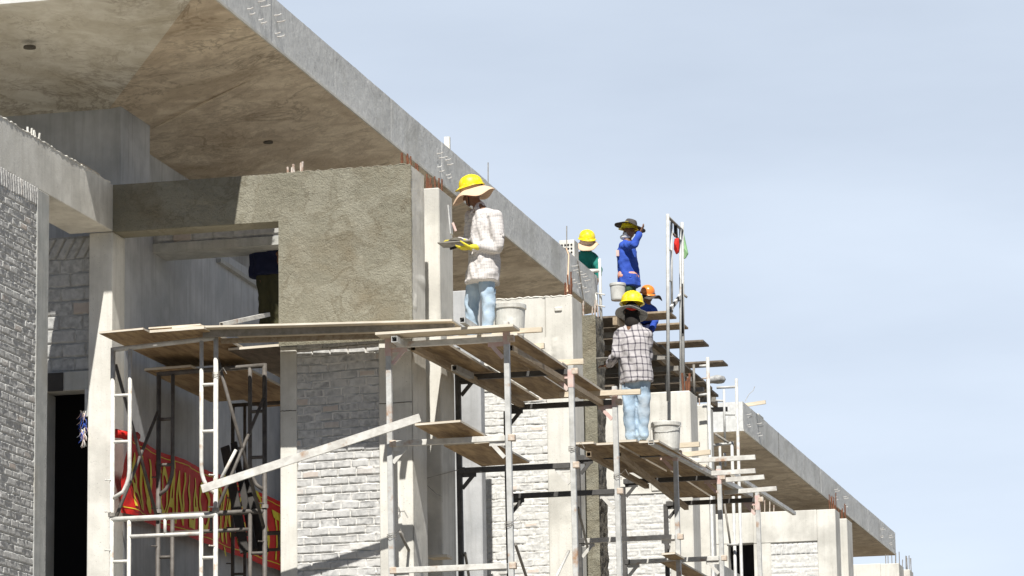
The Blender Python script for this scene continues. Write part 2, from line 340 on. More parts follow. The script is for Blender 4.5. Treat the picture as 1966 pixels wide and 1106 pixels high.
M['check'] = plaid('white_check_shirt', (.62, .585, .56), (.32, .31, .31), .036, .16, (.47, .45, .44))
M['plaid'] = plaid('plaid_shirt', (.46, .435, .435), (.05, .047, .055), .085, .22, (.20, .185, .20))

# ---------------------------------------------------------------- ground
g = MB(); n = 24
gx = np.linspace(-700, 700, n); gy = np.linspace(-500, 1100, n)
vs = [(x, y, 0) for y in gy for x in gx]; g.add(vs, [(j*n+i, j*n+i+1, (j+1)*n+i+1, (j+1)*n+i) for j in range(n-1) for i in range(n-1)])
tag(g.build('ground', mat('sandy_ground', (.20, .177, .142), (.155, .137, .11), sc=.4, bump=.4, bsc=3)), kind='structure')

# ---------------------------------------------------------------- shell data
XC = -9.673; ZT = 10.10; XI = -13.06; XF = -11.36; ZS = 11.65; ZS2 = 12.22
def rebar(mb, x, y, z, h, r=.009, lean=.02):
    a = random.uniform(-lean, lean); mb.tube([(x, y, z-.05), (x+a, y+random.uniform(-lean, lean), z+h)], r, 5)
def rebar_cluster(parent, x0, x1, y0, y1, z, n, h, mname='rust', name='rebar_stub', r=.01, lab=None):
    for i in range(n):
        mb = MB(); rebar(mb, x0+(x1-x0)*(i+.5)/n+random.uniform(-.01, .01), random.uniform(y0, y1), z, h*random.uniform(.6, 1.15), r)
        o = mb.build(name, M[mname], parent)
        if lab: o['label'] = lab
def rough_edge(mb, p0, p1, r=.014, n=40):     # lumpy mortar along an edge
    p0 = Vector(p0); p1 = Vector(p1)
    pts = [p0.lerp(p1, i/n)+Vector((random.uniform(-.004, .004),)*2+(random.uniform(-.008, .010),)) for i in range(n+1)]
    mb.tube(pts, r, 5)
def conc_box(name, m, parent, x0, x1, y0, y1, z0, z1, bevel=.008):
    return MB().box(x0, x1, y0, y1, z0, z1).build(name, M[m] if isinstance(m, str) else m, parent, bevel=bevel)
def fascia_hooks(parent, Y, n=2):
    for k in range(n):
        y = Y+k*.40
        for dy, dz, ln in ((0, .36, .085), (.10, .33, .10), (.02, .17, .06), (.11, .14, .07)):
            z = ZS+dz+random.uniform(-.015, .015); ln *= random.uniform(.8, 1.25); y_ = y+dy
            MB().tube([(XF-.02, y_, z), (XF+ln*.6, y_+.01, z+.005), (XF+ln, y_+.02, z+.02)], .0075, 5).build('wire_hook', M['hook'], parent)
def roof_slab(parent, y0, y1, front_low=0):
    s = thing_part = MB()
    x0 = -21; ZD = .34
    a = P0 = T(195, 228, Z=11.31); c1 = T(232, 212, Z=11.31)
    if front_low:
        yj = a.y; xj = a.x
        v = [(XF, y0, ZS), (XF, y1, ZS), (xj, y1, ZS-ZD), (xj, yj, ZS-ZD), (x0, yj, ZS-ZD), (x0, y0, ZS), (x0, y1, ZS-ZD),
             (XF, y0, ZS2), (XF, y1, ZS2), (x0, y1, ZS2), (x0, y0, ZS2)]
        f = [(0, 1, 2, 3), (0, 3, 4, 5), (3, 2, 6, 4), (7, 10, 9, 8), (0, 7, 8, 1), (0, 5, 10, 7), (1, 8, 9, 6, 2), (5, 4, 6, 9, 10)]
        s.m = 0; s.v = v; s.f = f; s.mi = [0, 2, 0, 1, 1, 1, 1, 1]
    else:
        s.add([(XF, y0, ZS), (XF, y1, ZS), (x0, y1, ZS), (x0, y0, ZS), (XF, y0, ZS2), (XF, y1, ZS2), (x0, y1, ZS2), (x0, y0, ZS2)],
              [(0, 1, 2, 3)]); s.m = 1
        n = len(s.v)-8
        s.f += [(4, 7, 6, 5), (0, 4, 5, 1), (3, 7, 4, 0), (1, 5, 6, 2), (2, 6, 7, 3)]; s.mi += [1]*5
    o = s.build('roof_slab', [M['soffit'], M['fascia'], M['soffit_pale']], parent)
    def ff(u, v):
        pan = np.floor(u/2.44); return .010*fbm(u*1.1, v*3, 120, 3)+.010*(h2(pan, pan*0, 121)-.5)+.006*fbm(u*9, v*9, 122, 3)-.014*np.clip(vn(u*7, v*9, 123)*8-7.2, 0, 1)-.006*(np.abs(u/2.44-np.round(u/2.44)) < .006), u*0
    hfield('fascia_face', (XF-.002, y0, ZS+.004), (0, 1, 0), (0, 0, 1), y1-y0, ZS2-ZS-.004, .022, ff, M['fascia'], o)
    b = MB().bar((XF+.006, y0-.004, ZS+.012), (XF+.006, y1+.004, ZS+.012), .02, .03)
    b.build('drip_lip', M['white_conc'], o)
    t = MB(); rough_edge(t, (XF-.008, y0, ZS2-.004), (XF-.008, y1, ZS2-.004), .006, 60); t.build('ragged_edge', M['conc'], o)
    return o

# ---------------------------------------------------------------- the nearest house, at the left (brick flank wall and beam)
H0 = thing('unfinished_house', 'unfinished house with raw grey brick flank wall and long concrete beam at the left', 'house', (-14, 30, 0), 'houses of the unfinished row')
y_end = 33.40
def f_left(u, v):
    h, b = bricks(u, v, bl=.205, rh=.083, jt=.018, seed=11, mort=(-.003, .008), wob=.025, off=.004, groove=.030, gc=.0)
    return h, b
hfield('brick_wall', (XI, 29.6, 3.0), (0, 1, 0), (0, 0, 1), y_end-29.6-.16, 6.40, .0095, f_left, M['brick_side'], H0)
hfield('soldier_course', (XI+.004, 29.6, 9.385), (0, 1, 0), (0, 0, 1), y_end-29.6-.16, .215, .009, lambda u, v: soldier(u, v, .066, .12, 5, .21), M['brick_side'], H0)
conc_box('wall_core', 'rough', H0, XI-.2, XI-.03, 26, y_end-.1, 0, 9.57)
conc_box('brick_wall_base', 'brick_side', H0, XI-.2, XI-.01, 26, y_end-.16, 0, 3.0)
conc_box('corner_column', 'conc', H0, XI-.25, XI+.012, y_end-.165, y_end+.17, 0, 9.575)
bm_ = conc_box('beam', 'white_conc', H0, XI-.5, XI+.004, 26, 35.498, 9.58, 10.105)
t = MB(); rough_edge(t, (XI, 26, 10.105), (XI, 35.4, 10.105), .012, 220); t.build('mortar_edge', M['white_conc'], bm_)
for i in range(5): mb = MB(); rebar(mb, XI-.03, 33.05+i*.07, 10.1, .09, .012); mb.build('rebar_stub', M['white_conc'], H0)
pl = MB().box(XI-.48, XI-.02, 34.6, 35.15, 10.125, 10.15)
top_mesh(pl, 'wooden_board', M['ply_pale'], 'small pale board lying on top of the long beam at the left', 'board', bevel=.003)

# ---------------------------------------------------------------- house 1 (plastered bay, deep roof)
H1 = thing('unfinished_house', 'unfinished house with a fresh olive plastered wall panel and deep overhanging roof slab', 'house', (-13, 39, 0), 'houses of the unfinished row')
Y1 = 35.5
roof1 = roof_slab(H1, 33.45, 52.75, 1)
fascia_hooks(roof1, 35.0, 2); fascia_hooks(roof1, 43.0, 2); fascia_hooks(roof1, 50.9, 3); fascia_hooks(roof1, 36.0, 1)
mb = MB().bar(T(292, 248, Z=11.315), T(540, 125, Z=11.645), .03, .012); mb.build('formwork_seam', M['soffit'], roof1)
mb = MB()
for px, py, r in ((57, 92, .035), (515, 274, .03)):
    c = T(px, py, Z=11.47); mb.lathe([(0, -.004), (r*2, -.004), (r*1.9, .02)], c, 12)
mb.build('rust_stain', M['rough'], roof1)
cc = T(232, 212, Z=11.31)
conc_box('upper_column', 'inner', H1, -21, cc.x, cc.y, cc.y+1.0, 9.0, 11.62)
conc_box('upper_wall', 'inner', H1, -21, cc.x-.42, cc.y+1.0, 43, 9.0, 11.62)
conc_box('front_column', 'white_conc', H1, -13.33, XI, Y1, Y1+.4, 0, 9.578)
conc_box('side_wall', 'inner', H1, XI-.25, XI-.002, Y1+.402, 43.3, 0, 10.09)
xo = T(535, 500, Y=Y1).x                 # right edge of the opening
zb = 9.57
conc_box('beam_core', 'plaster', H1, XI+.001, xo, Y1+.02, Y1+.34, zb, ZT)
# plaster coat: height field with trowel marks and pits, as an L (beam + panel)
def f_pl(u, v):
    x = u+XI; 
    h = .018*fbm(u*2.4, v*2.4, 3, 3)+.007*fbm(u*2.5+v*7, v*1.6-u*2.2, 14, 3)+.005*fbm(u*20, v*26, 8, 3)-.02*np.clip(vn(u*13, v*17, 4)-.86, 0, 1)*4*np.clip(vn(u*1.6, v*1.6, 5)*2-.6, 0, 1)
    return h-.01, u*0
hfield('plaster_beam', (XI, Y1, zb), (1, 0, 0), (0, 0, 1), xo-XI, ZT-zb, .01, f_pl, M['plaster'], H1)
zp = T(600, 661, Y=Y1).z
hfield('plaster_panel', (xo, Y1, zp), (1, 0, 0), (0, 0, 1), XC-xo, ZT-zp, .01, lambda u, v: f_pl(u+xo-XI, v+zp-zb), M['plaster'], H1)
conc_box('panel_core', 'conc', H1, xo+.003, XC-.383, Y1+.025, Y1+.34, zp, ZT-.002)
t = MB(); rough_edge(t, (XC-.006, Y1+.01, zp), (XC-.006, Y1+.01, ZT), .012, 50); rough_edge(t, (xo, Y1+.008, ZT), (XC, Y1+.008, ZT), .009, 40); t.build('ragged_edge', M['plaster'], H1)
def f_side(u, v):
    rough = np.clip(vn(u*6, v*9, 31)*2-1.2, 0, 1)*np.where(np.abs(v-8.75) < .2, 1.2, .25)
    return .006*fbm(u*8, v*5, 30)+.015*rough, u*0
conc_box('end_column', 'white_conc', H1, XC-.38, XC-.012, Y1+.022, Y1+.578, 0, ZT-.004)
hfield('column_side', (XC-.01, Y1+.02, 0), (0, 1, 0), (0, 0, 1), .56, ZT, .02, f_side, M['white_conc'], H1)
xl = T(568, 800, Y=Y1).x
conc_box('lower_column', 'white_conc', H1, xo+.003, xl, Y1+.03, Y1+.4, 0, zp-.002)
zt2 = zp; xr = XC-.385+.13
def f_b1(u, v):
    h, b = bricks(u, v, bl=.20, rh=.0885, jt=.017, seed=21, mort=(-.003, .004), wob=.05, off=.005, groove=.030)
    band = np.clip(1-np.abs(v-(zt2-2.6-.82)-.02*np.sin(u*7))/.06, 0, 1)
    return h*(1-band)+.01*fbm(u*9, v*9, 2)*band, b*(1-band)
hfield('brick_infill', (xl, Y1+.045, zt2-2.6), (1, 0, 0), (0, 0, 1), XC-.38-xl, 2.6, .0075, f_b1, M['brick'], H1)
conc_box('infill_core', 'conc', H1, xl, XC-.381, Y1+.06, Y1+.33, 0, zt2-.003)
for x0_, x1_, y_, z_ in ((XC-.378, XC-.014, Y1+.019, T(780, 772, Y=Y1).z), (xo+.006, xl-.003, Y1+.027, T(550, 788, Y=Y1).z)):
    t = MB(); t.tube([(x0_+(x1_-x0_)*k/8, y_, z_+random.uniform(-.006, .006)) for k in range(9)], .004, 4); t.build('pour_joint', M['rough'], H1)
rebar_cluster(H1, T(545, 330, Y=35.6).x, T(582, 330, Y=35.6).x, 35.55, 35.75, ZT, 6, .13, 'rebar_white', r=.013, lab='short whitewashed rebar stub')
rebar_cluster(H1, XC-.16, XC-.03, 35.55, 35.8, ZT, 6, .17); rebar_cluster(H1, XC-.2, XC-.02, 35.9, 36.05, ZT, 4, .16)
# deep lintel seen through the opening, and the wall ledge
li = T(293, 485, X=XI)
l_ = MB().box(XI, -10.6, li.y, li.y+.5, li.z, li.z+.1).build('lintel', M['conc'], H1)
hfield('lintel_blocks', (XI, li.y+.02, li.z+.1), (1, 0, 0), (0, 0, 1), 2.3, .25, .01, lambda u, v: bricks(u, v, .24, .3, .012, 41), M['block'], H1)
conc_box('lintel_core', 'inner', H1, XI, -10.76, li.y+.04, li.y+.45, li.z+.1, 9.9)
MB().bar(T(420, 500, X=XI+.03), T(505, 556, X=XI+.03), .06, .05).build('wall_ledge', M['conc'], H1)
# rear wall of the recess behind the opening (blocks the sky behind the standing man)
conc_box('cross_wall', 'inner', H1, XI, XI+2.6, 41.6, 41.8, 0, 9.9)
# brick plinth wall low in the opening
b0 = T(250, 1046, Y=37.6)
hfield('plinth_wall', (XI+.01, 38.4, 4.5), (1, 0, 0), (0, 0, 1), 2.3, 1.35, .012, lambda u, v: bricks(u, v, .2, .09, .02, 51, mort=(-.02, .01), off=.014), M['brick_side'], H1)
conc_box('plinth_core', 'rough', H1, XI+.01, XI+2.3, 38.44, 38.7, 0, 5.83)
# recess at the left of the front column: block wall over a doorway
z1 = T(130, 715, Y=35.62).z; z2 = T(130, 752, Y=35.62).z
hfield('block_wall', (-14.35, Y1+.12, z1), (1, 0, 0), (0, 0, 1), 1.03, 9.32-z1, .01, lambda u, v: bricks(u, v, .275, .158, .016, 61, mort=(-.01, .004), off=.006), M['block'], H1)
hfield('raking_course', (-14.35, Y1+.12, 9.32), (1, 0, 0), (0, 0, 1), 1.03, .26, .01, lambda u, v: soldier(u, v, .115, -.55, 6, .25), M['block'], H1)
conc_box('block_core', 'rough', H1, -14.35, -13.331, Y1+.155, Y1+.35, z1, 9.57)
conc_box('door_lintel', 'conc', H1, -14.35, -13.331, Y1+.06, Y1+.33, z2, z1)
conc_box('jamb', 'conc', H1, T(90, 900, Y=35.56).x-.3, T(84, 900, Y=35.56).x, Y1+.13, Y1+.4, 0, z2)
conc_box('dark_backing', 'black', H1, -14.5, -13.34, 37.2, 37.3, 0, 9.6); conc_box('room_side', 'black', H1, -14.7, -14.5, 35.7, 37.3, 0, 9.6)
mb = MB().box(T(89, 715, Y=35.5).x, T(118, 715, Y=35.5).x, Y1+.045, Y1+.058, z2, z1-.01); mb.build('vent_dark_panel', M['dkwood'], H1)  # solid panel, the opening's dark inside put into its colour
conc_box('door_post', 'galv', H1, T(160, 800, Y=35.5).x, T(168, 800, Y=35.5).x, Y1+.03, Y1+.06, T(165, 800, Y=35.5).z, T(165, 745, Y=35.5).z)

# ---------------------------------------------------------------- houses 2 to 5
def pier(parent, y0, y1, w=.36, m='white_conc', top=ZT, mb=None):
    c = conc_box('pier', m, parent, XC-w, XC, y0, y1, 0, top, bevel=.012)
    return c
def bay(parent, y, xw, ztop_beam, panel=None, seed=70, th=.3, brick_m='brick_far', step=.012, soldiers=None):
    # end column, head beam and brick panel between x values
    conc_box('end_column', 'white_conc', parent, XC-.36, XC, y, y+.58, 0, ZT-.003)
    conc_box('head_beam', 'white_conc', parent, xw, XC-.362, y+.004, y+th, ztop_beam, ZT)
    x0, x1 = panel
    conc_box('panel_column', 'white_conc', parent, xw, x0, y+.01, y+th, 0, ztop_beam-.002)
    if x1 < XC-.37: conc_box('panel_column', 'white_conc', parent, x1, XC-.363, y+.01, y+th, 0, ztop_beam-.002)
    x1 = min(x1, XC-.362)
    H = 4.2; top = ztop_beam
    if soldiers:
        hfield('soldier_course', (x0, y+.022, top-.24), (1, 0, 0), (0, 0, 1), x1-x0, .24, step, lambda u, v: soldier(u, v, .095, -.18, seed+3, .22), M[brick_m], parent); top -= .24
    hfield('brick_infill', (x0, y+.022, top-H), (1, 0, 0), (0, 0, 1), x1-x0, H, step, lambda u, v: bricks(u, v, .205, .096, .036, seed, mort=(-.003, .006), wob=.04, off=.004, groove=.020), M[brick_m], parent)
    conc_box('infill_core', 'conc', parent, x0, x1, y+.04, y+th-.01, 0, ztop_beam-.003)
HG = 'houses of the unfinished row'
H2 = thing('unfinished_house', 'unfinished house with whitish pier and wall panel behind the white checked shirt man', 'house', (-11, 43, 0), HG)
pier(H2, 36.69, 37.27)
rebar_cluster(H2, XC-.34, XC-.04, 36.75, 37.2, ZT, 11, .2)
p_ = MB().box(T(848, 362, Y=36.9).x, T(880, 362, Y=36.9).x, 36.8, 36.9, ZT+.0, ZT+.03)
y2 = 43.36
xa = T(905, 800, Y=y2).x; xb = T(1070, 800, Y=y2).x; xw2 = T(884, 800, Y=y2).x
bay(H2, y2, xw2, T(980, 750, Y=y2).z, (xa, xb), 71, step=.010)
conc_box('rear_wall', 'white_conc', H2, XI, xw2-.45, y2+.02, y2+.3, 0, ZT-.01)
conc_box('side_wall', 'inner', H2, XI-.25, XI, 43.7, 51.3, 0, ZT)
def f_rub(u, v): return .03*fbm(u*7, v*7, 81, 4)-.012+.02*np.clip(vn(u*9, v*12, 82)*2-1.2, 0, 1), u*0
zz = T(1000, 690, Y=y2).z
hfield('rough_patch', (T(985, 700, Y=y2).x, y2-.004, zz-.28), (1, 0, 0), (0, 0, 1), .62, .55, .012, lambda u, v: (f_rub(u, v)[0]*np.clip(np.minimum(np.minimum(u, .62-u), np.minimum(v, .55-v))*12, 0, 1)-.004, u*0), M['white_conc'], H2)
bl_ = T(1072, 594, Y=y2)
mb = MB()
for (qx, qy) in ((0, 0),): mb.box(bl_.x-.05, bl_.x+.05, y2-.02, y2+.01, bl_.z-.03, bl_.z+.03)
mb.build('mortar_lump', M['white_conc'], H2, bevel=.012)
t = MB(); rough_edge(t, (xw2, y2+.01, ZT), (XC, y2+.01, ZT), .014, 60); t.build('ragged_edge', M['white_conc'], H2)
rebar_cluster(H2, XC-.18, XC-.02, 43.4, 43.9, ZT, 7, .3)
H3 = thing('unfinished_house', 'unfinished house behind the plaid man with olive plastered pier and blunt columns', 'house', (-11, 50, 0), HG)
conc_box('plastered_pier', 'plaster', H3, XC-.36, XC-.02, 44.8, 45.32, 0, ZT)
hfield('pier_front', (XC-.36, 44.79, 4), (1, 0, 0), (0, 0, 1), .355, ZT-4, .014, lambda u, v: (.02*fbm(u*6, v*6, 91)+.008*fbm(u*25, v*25, 92)-.01, u*0), M['plaster'], H3)
hfield('pier_side', (XC-.012, 44.8, 4), (0, 1, 0), (0, 0, 1), .52, ZT-4, .014, lambda u, v: (.05*fbm(u*7, v*9, 93)-.02, u*0), M['rough'], H3)
rebar_cluster(H3, XC-.34, XC-.03, 44.85, 45.3, ZT, 9, .24, 'rebar_white')
y3 = 51.42
x3a = T(1160, 1000, Y=y3).x-.9; x3b = T(1288, 1000, Y=y3).x
bay(H3, y3, x3a-.3, T(1250, 948, Y=y3).z, (x3a, x3b), 75, step=.015)
conc_box('raised_column', 'white_conc', H3, T(1247, 800, Y=y3).x, XC-.003, y3-.012, y3+.57, 8.6, ZT+.01, bevel=.015)
rebar_cluster(H3, XC-.13, XC-.02, 51.5, 51.8, ZT, 6, .27, 'rust', r=.02, lab='thick rusty bar')
pier(H3, 52.79, 53.32, .45); rebar_cluster(H3, XC-.4, XC-.1, 52.85, 53.2, ZT, 5, .15, 'rebar_white')
conc_box('side_wall', 'inner', H3, XI-.25, XI, 51.8, 65.5, 0, ZT)
H4 = thing('unfinished_house', 'far unfinished house with its own roof slab and a dark opening beside brickwork', 'house', (-11, 70, 0), HG)
roof2 = roof_slab(H4, 65.8, 87.8)
for yy in (66.2, 67.4, 77.5, 78.9, 85.0, 86.6): fascia_hooks(roof2, yy, 1)
mb = MB().box(XF-.001, XF+.003, 69.95, 69.99, ZS+.03, ZS2); mb.build('joint', M['rough'], roof2)
y4 = 66.06
x4a = T(1480, 1060, Y=y4).x; x4b = T(1585, 1060, Y=y4).x; x4w = T(1447, 1060, Y=y4).x
bay(H4, y4, x4w, T(1530, 1040, Y=y4).z, (x4a, x4b), 77, step=.02, soldiers=1)
conc_box('head_beam', 'white_conc', H4, XI, x4w-.001, y4+.004, y4+.3, T(1430, 1043, Y=y4).z, ZT)
conc_box('rear_wall', 'white_conc', H4, XI-.5, T(1398, 1060, Y=y4).x, y4+.01, y4+.3, 0, T(1430, 1043, Y=y4).z-.003)
conc_box('dark_backing', 'black', H4, T(1390, 1060, Y=y4).x, x4w+.1, y4+.5, y4+.6, 0, 9.6)
conc_box('side_wall', 'inner', H4, XI-.25, XI, 66.5, 75, 0, ZT)
rebar_cluster(H4, XC-.17, XC-.02, 66.15, 66.6, ZT, 9, .3); rebar_cluster(H4, T(1440, 985, Y=y4).x, T(1485, 985, Y=y4).x, y4+.1, y4+.25, ZT, 6, .22, 'rebar_white')
pier(H4, 67.6, 68.3, .3); rebar_cluster(H4, XC-.28, XC-.03, 67.65, 68.2, ZT, 8, .28)
conc_box('upper_wall', 'inner', H4, -21, -14, 70, 86, 9.0, ZS)
conc_box('upper_wall', 'inner', H3, -21, -14, 53, 62, 9.0, ZS-.1)
H5 = thing('unfinished_house', 'farthest unfinished house, only its pale top and rebar showing below the roof tip', 'house', (-11, 78, 0), HG)
conc_box('end_column', 'white_conc', H5, XC-.4, XC, 75.24, 76.04, 0, ZT-.06); conc_box('head_beam', 'white_conc', H5, XI, XC-.402, 75.244, 75.6, 0, ZT-.05)
pier(H5, 77.1, 77.7, .2); rebar_cluster(H5, XC-.35, XC, 75.3, 75.8, ZT-.05, 6, .26, 'pipe'); rebar_cluster(H5, XC-.18, XC+.02, 77.1, 77.6, ZT, 7, .32, 'pipe')

# ---------------------------------------------------------------- formwork deck of the roof bay still to be poured
FW = thing('formwork_deck', 'dark plank formwork deck on props, between the near and far roof slabs', 'formwork', (-12.5, 59, 11.4))
mb = MB(); y = 53.0
while y < 60.6:
    w = random.uniform(.85, 1.0); mb.box(-17, -10.95+random.choice((0, 0, .10, -.05)), y, y+w-.03, 11.585+random.uniform(0, .012), 11.625); y += w
mb.build('deck_planks', M['ply_dark'], FW)
mb = MB()
for x in (-11.12, -11.9, -12.8, -13.7): mb.bar((x, 52.9, 11.52), (x, 61.6, 11.52), .07, .12)
mb.build('stringer', M['timber'], FW)
mb = MB()
for i in range(8): mb.bar((-17, 53.3+i*1.1, 11.41), (-10.9, 53.5+i*1.15, 11.41), .06, .08)
mb.build('joist', M['pipe'], FW)
for i in range(5):
    yy = 53.6+i*1.9
    for x in (-11.2, -12.3, -13.4): MB().tube([(x, yy, 8.6), (x, yy, 11.38)], .026, 7).build('prop', M['galv'], FW)
mb = MB()
for i in range(4): mb.tube([(-11.2, 53.6+i*1.9, 9.0+(i % 2)*1.8), (-11.2, 55.5+i*1.9, 10.8-(i % 2)*1.8)], .016, 6); mb.tube([(-12.3, 53.6+i*1.9, 10.8), (-11.2, 53.6+i*1.9, 9.6)], .016, 6); mb.bar((-11.0, 53.7+i*1.9, 10.55), (-13.2, 53.7+i*1.9, 10.55), .04, .05)
mb.build('brace', M['galv'], FW)
conc_box('floor', 'conc', FW, -17, -11.2, 53.4, 65.6, 8.5, 8.7)
for i in range(3): MB().hexa([(-11.9, 53.6+i*2.3, 10.6), (-10.98, 53.6+i*2.3, 10.6), (-10.98, 55.7+i*2.3, 10.62), (-11.9, 55.7+i*2.3, 10.62)], [(-11.9, 53.6+i*2.3, 10.63), (-10.98, 53.6+i*2.3, 10.63), (-10.98, 55.7+i*2.3, 10.65), (-11.9, 55.7+i*2.3, 10.65)]).build('lower_walkway_board', M['ply_dark'], FW)
for (px, py, pw, Yd, d, i) in ((1240, 603, 48, 55.3, .6, 0), (1268, 625, 45, 56.6, .5, 1), (1310, 658, 42, 58.4, .55, 2), (1350, 697, 40, 60.6, .5, 3)):
    a = T(px, py, Y=Yd); w = pw/F*Yd
    nm = ('wide plank sticking out of the formwork deck beside the blue jacketed man', 'second plank sticking out of the formwork edge, left of the upper pipe frame', 'plank sticking out of the formwork edge, just right of the tall upper pipe frame', 'lowest plank sticking out of the formwork edge toward the sky')[i]
    top_mesh(MB().box(a.x-.5, a.x+w, Yd, Yd+d, a.z, a.z+.035), 'plank', M['ply_dark' if i > 1 else 'timber'], nm, 'plank', 'planks on the formwork deck', bevel=.003)
q = MB().lathe([(0, 0), (.1, .0), (.13, .05), (.11, .11), (.05, .13), (0, .13)], T(1375, 735, Y=60.5), 12, sx=1.5)
for i, v in enumerate(q.v): q.v[i] = tuple(Vector(v)+Vector(mn.noise_vector(Vector(v)*5))*.035)
top_mesh(q, 'cement_sack', M['greyhat'], 'grey sack slumped over the edge of the formwork deck', 'sack', smooth=True)
# hollow blocks stacked on the slab behind the green man
mb = MB(); a = T(1074, 492, Y=52.0)
bx = thing('hollow_block_stack', 'stack of pale hollow bricks on the roof beside the man in green', 'bricks', a)
mb.box(a.x, a.x+.24, 52, 52.3, ZS2+.0, a.z+.25)
mb.build('bricks', M['white_conc'], bx, bevel=.005)
mb = MB()
for j in range(3):
    for i in range(4): mb.lathe([(0, -.0), (.016, 0), (.016, .004)], (a.x+.045+i*.05, 51.995, a.z+.05+j*.06), 8, axis=Vector((0, -1, 0)).to_track_quat('Z', 'Y'))
mb.build('hole', M['black'], bx)
# roof rods
for px, py0, py1, Yd, r, lab, m_ in ((937, 345, 312, 47, .008, 'thin steel rod above the roof edge right of the checked shirt man', 'pipe'), (1088, 470, 434, 52, .009, 'thin rod rising behind the stack of hollow bricks', 'pipe'), (1437, 770, 745, 66, .006, 'bent wire sticking up from the near corner of the far roof slab', 'hook')):
    a = T(px, py0+40, Y=Yd); b = T(px, py1, Y=Yd)
    if 'bent' in lab: pts = [T(1430, 771, Y=Yd), T(1438, 757, Y=Yd), T(1446, 750, Y=Yd), T(1449, 742, Y=Yd)]
    else: pts = [a, b]
    top_mesh(MB().tube(pts, r, 5), 'steel_rod', M[m_], lab, 'rod')
a = T(853, 300, Y=45); b = T(863, 262, Y=45); top_mesh(MB().box(a.x, b.x, 45, 45.05, a.z-.1, b.z), 'wooden_post', M['white_conc'], 'short pale post above the roof edge left of the checked shirt man', 'post')
a = T(1430, 778, Y=67.2); b = T(1470, 772, Y=67.2); top_mesh(MB().bar(a, b, .05, .07), 'timber', M['ply_pale'], 'pale timber end lying across the far roof slab', 'timber')
a = T(1450, 800, Y=68.5); q = MB()
for i in range(7): q.box(a.x-.3+i*.07, a.x-.24+i*.07, 68.3, 68.6+.05*i, ZS2, ZS2+.05+.05*(i % 3))
top_mesh(q, 'rubble_heap', M['conc'], 'small heap of rubble on the edge of the far roof slab', 'rubble', bevel=.01)

# ---------------------------------------------------------------- scaffolding
def lerp(a, b, t): return Vector(a).lerp(Vector(b), t)
def down(p, z=0.0): p = Vector(p); return Vector((p.x, p.y, z))
# (a) white round-pipe frames in front of the opening
def pipe_frame(lab, Y, oL, oR, iL, iR, top, bot, m_up, m_low, r=.022, rungs=()):
    # oL/oR/iL/iR px of outer and inner legs; top px rows at left and right
    t = thing('pipe_scaffold', lab, 'scaffold', (T(oL, top[0], Y=Y).x, Y, 0), 'welded pipe frames under the boards')
    a = T(oL, top[0], Y=Y); b = T(oR, top[1], Y=Y)
    for p, s in ((a, 'L'), (b, 'R')): MB().tube([(p.x, Y, 0), (p.x, Y, p.z)], r, 8).build('leg', M[m_low], t, smooth=True)
    zc = T(oL, bot, Y=Y).z
    c = T(iL, top[0], Y=Y); d = T(iR, top[1], Y=Y)
    for p, q, sx in ((a, c, 1), (b, d, -1)):
        pts = [(q.x, Y, p.z-.02), (q.x, Y, zc+.30), (q.x-sx*.008, Y, zc+.22), (q.x-sx*.03, Y, zc+.15), (q.x-sx*.07, Y, zc+.07), (p.x, Y, zc)]
        MB().tube(pts, r*.85, 8).build('inner_upright', M[m_low], t, smooth=True)
        for k in range(1, 5):
            z = p.z-.02-.5*k
            if z > zc+.2: MB().tube([(p.x, Y, z), (q.x, Y, z)], r*.7, 6).build('rung', M[m_low], t, smooth=True)
    MB().tube([(a.x, Y, a.z-.02), (b.x, Y, b.z-.02)], r, 8).build('head_bar', M[m_up], t, smooth=True)
    # lower frame, coupled beneath
    z0 = zc-.22
    for p in (a, b): MB().tube([(p.x, Y, z0+.03), (p.x, Y, z0+.07)], r*1.5, 8).build('coupler', M['pipe'], t)
    MB().tube([(a.x, Y, z0), (b.x, Y, z0)], r*1.1, 8).build('head_bar', M[m_low], t, smooth=True)
    MB().tube([(c.x, Y, z0-.19), (d.x, Y, z0-.19)], r*.8, 8).build('second_bar', M[m_low], t, smooth=True)
    for p, sx in ((a, 1), (b, -1)):
        for dz in (.08, .42, -.33):
            MB().tube([(p.x, Y-.02, z0+dz), (p.x-sx*.0-.045, Y-.05, z0+dz)], .007, 6).build('locking_pin', M[m_low], t); MB().lathe([(0, -.012), (.014, 0), (0, .012)], (p.x-.05, Y-.055, z0+dz), 8).build('pin_knob', M[m_low], t, smooth=True)
    mx_ = (c.x+d.x)/2
    MB().tube([(mx_, Y, z0), (mx_, Y, z0-.19)], r*.7, 6).build('stub', M[m_low], t, smooth=True)
    for q, p in ((c, a), (d, b)):
        MB().tube([(q.x, Y, z0), (q.x, Y, z0-1.7)], r*.85, 8).build('inner_upright', M[m_low], t, smooth=True)
        for k in (1, 2, 3): MB().tube([(q.x, Y, z0-.5*k+.05), (p.x, Y, z0-.5*k+.05)], r*.7, 6).build('rung', M[m_low], t, smooth=True)
    return t
pipe_frame('white pipe scaffold frame with curved inner uprights, in front of the banner', 34.9, 217, 414.5, 250, 387, (668, 645), 958, 'white_steel', 'white_steel', r=.026)
pipe_frame('dark pipe scaffold frame behind the white one, nearer the banner', 35.72, 305, 508, 332, 480, (715, 698), 952, 'dkpipe', 'dkpipe', r=.026)
pipe_frame('third pipe frame deep inside the opening, mostly hidden by the brick panel', 37.8, 447, 622, 470, 600, (775, 765), 990, 'dkpipe', 'dkpipe', r=.022)
Ya, Yb = 34.95, 35.69
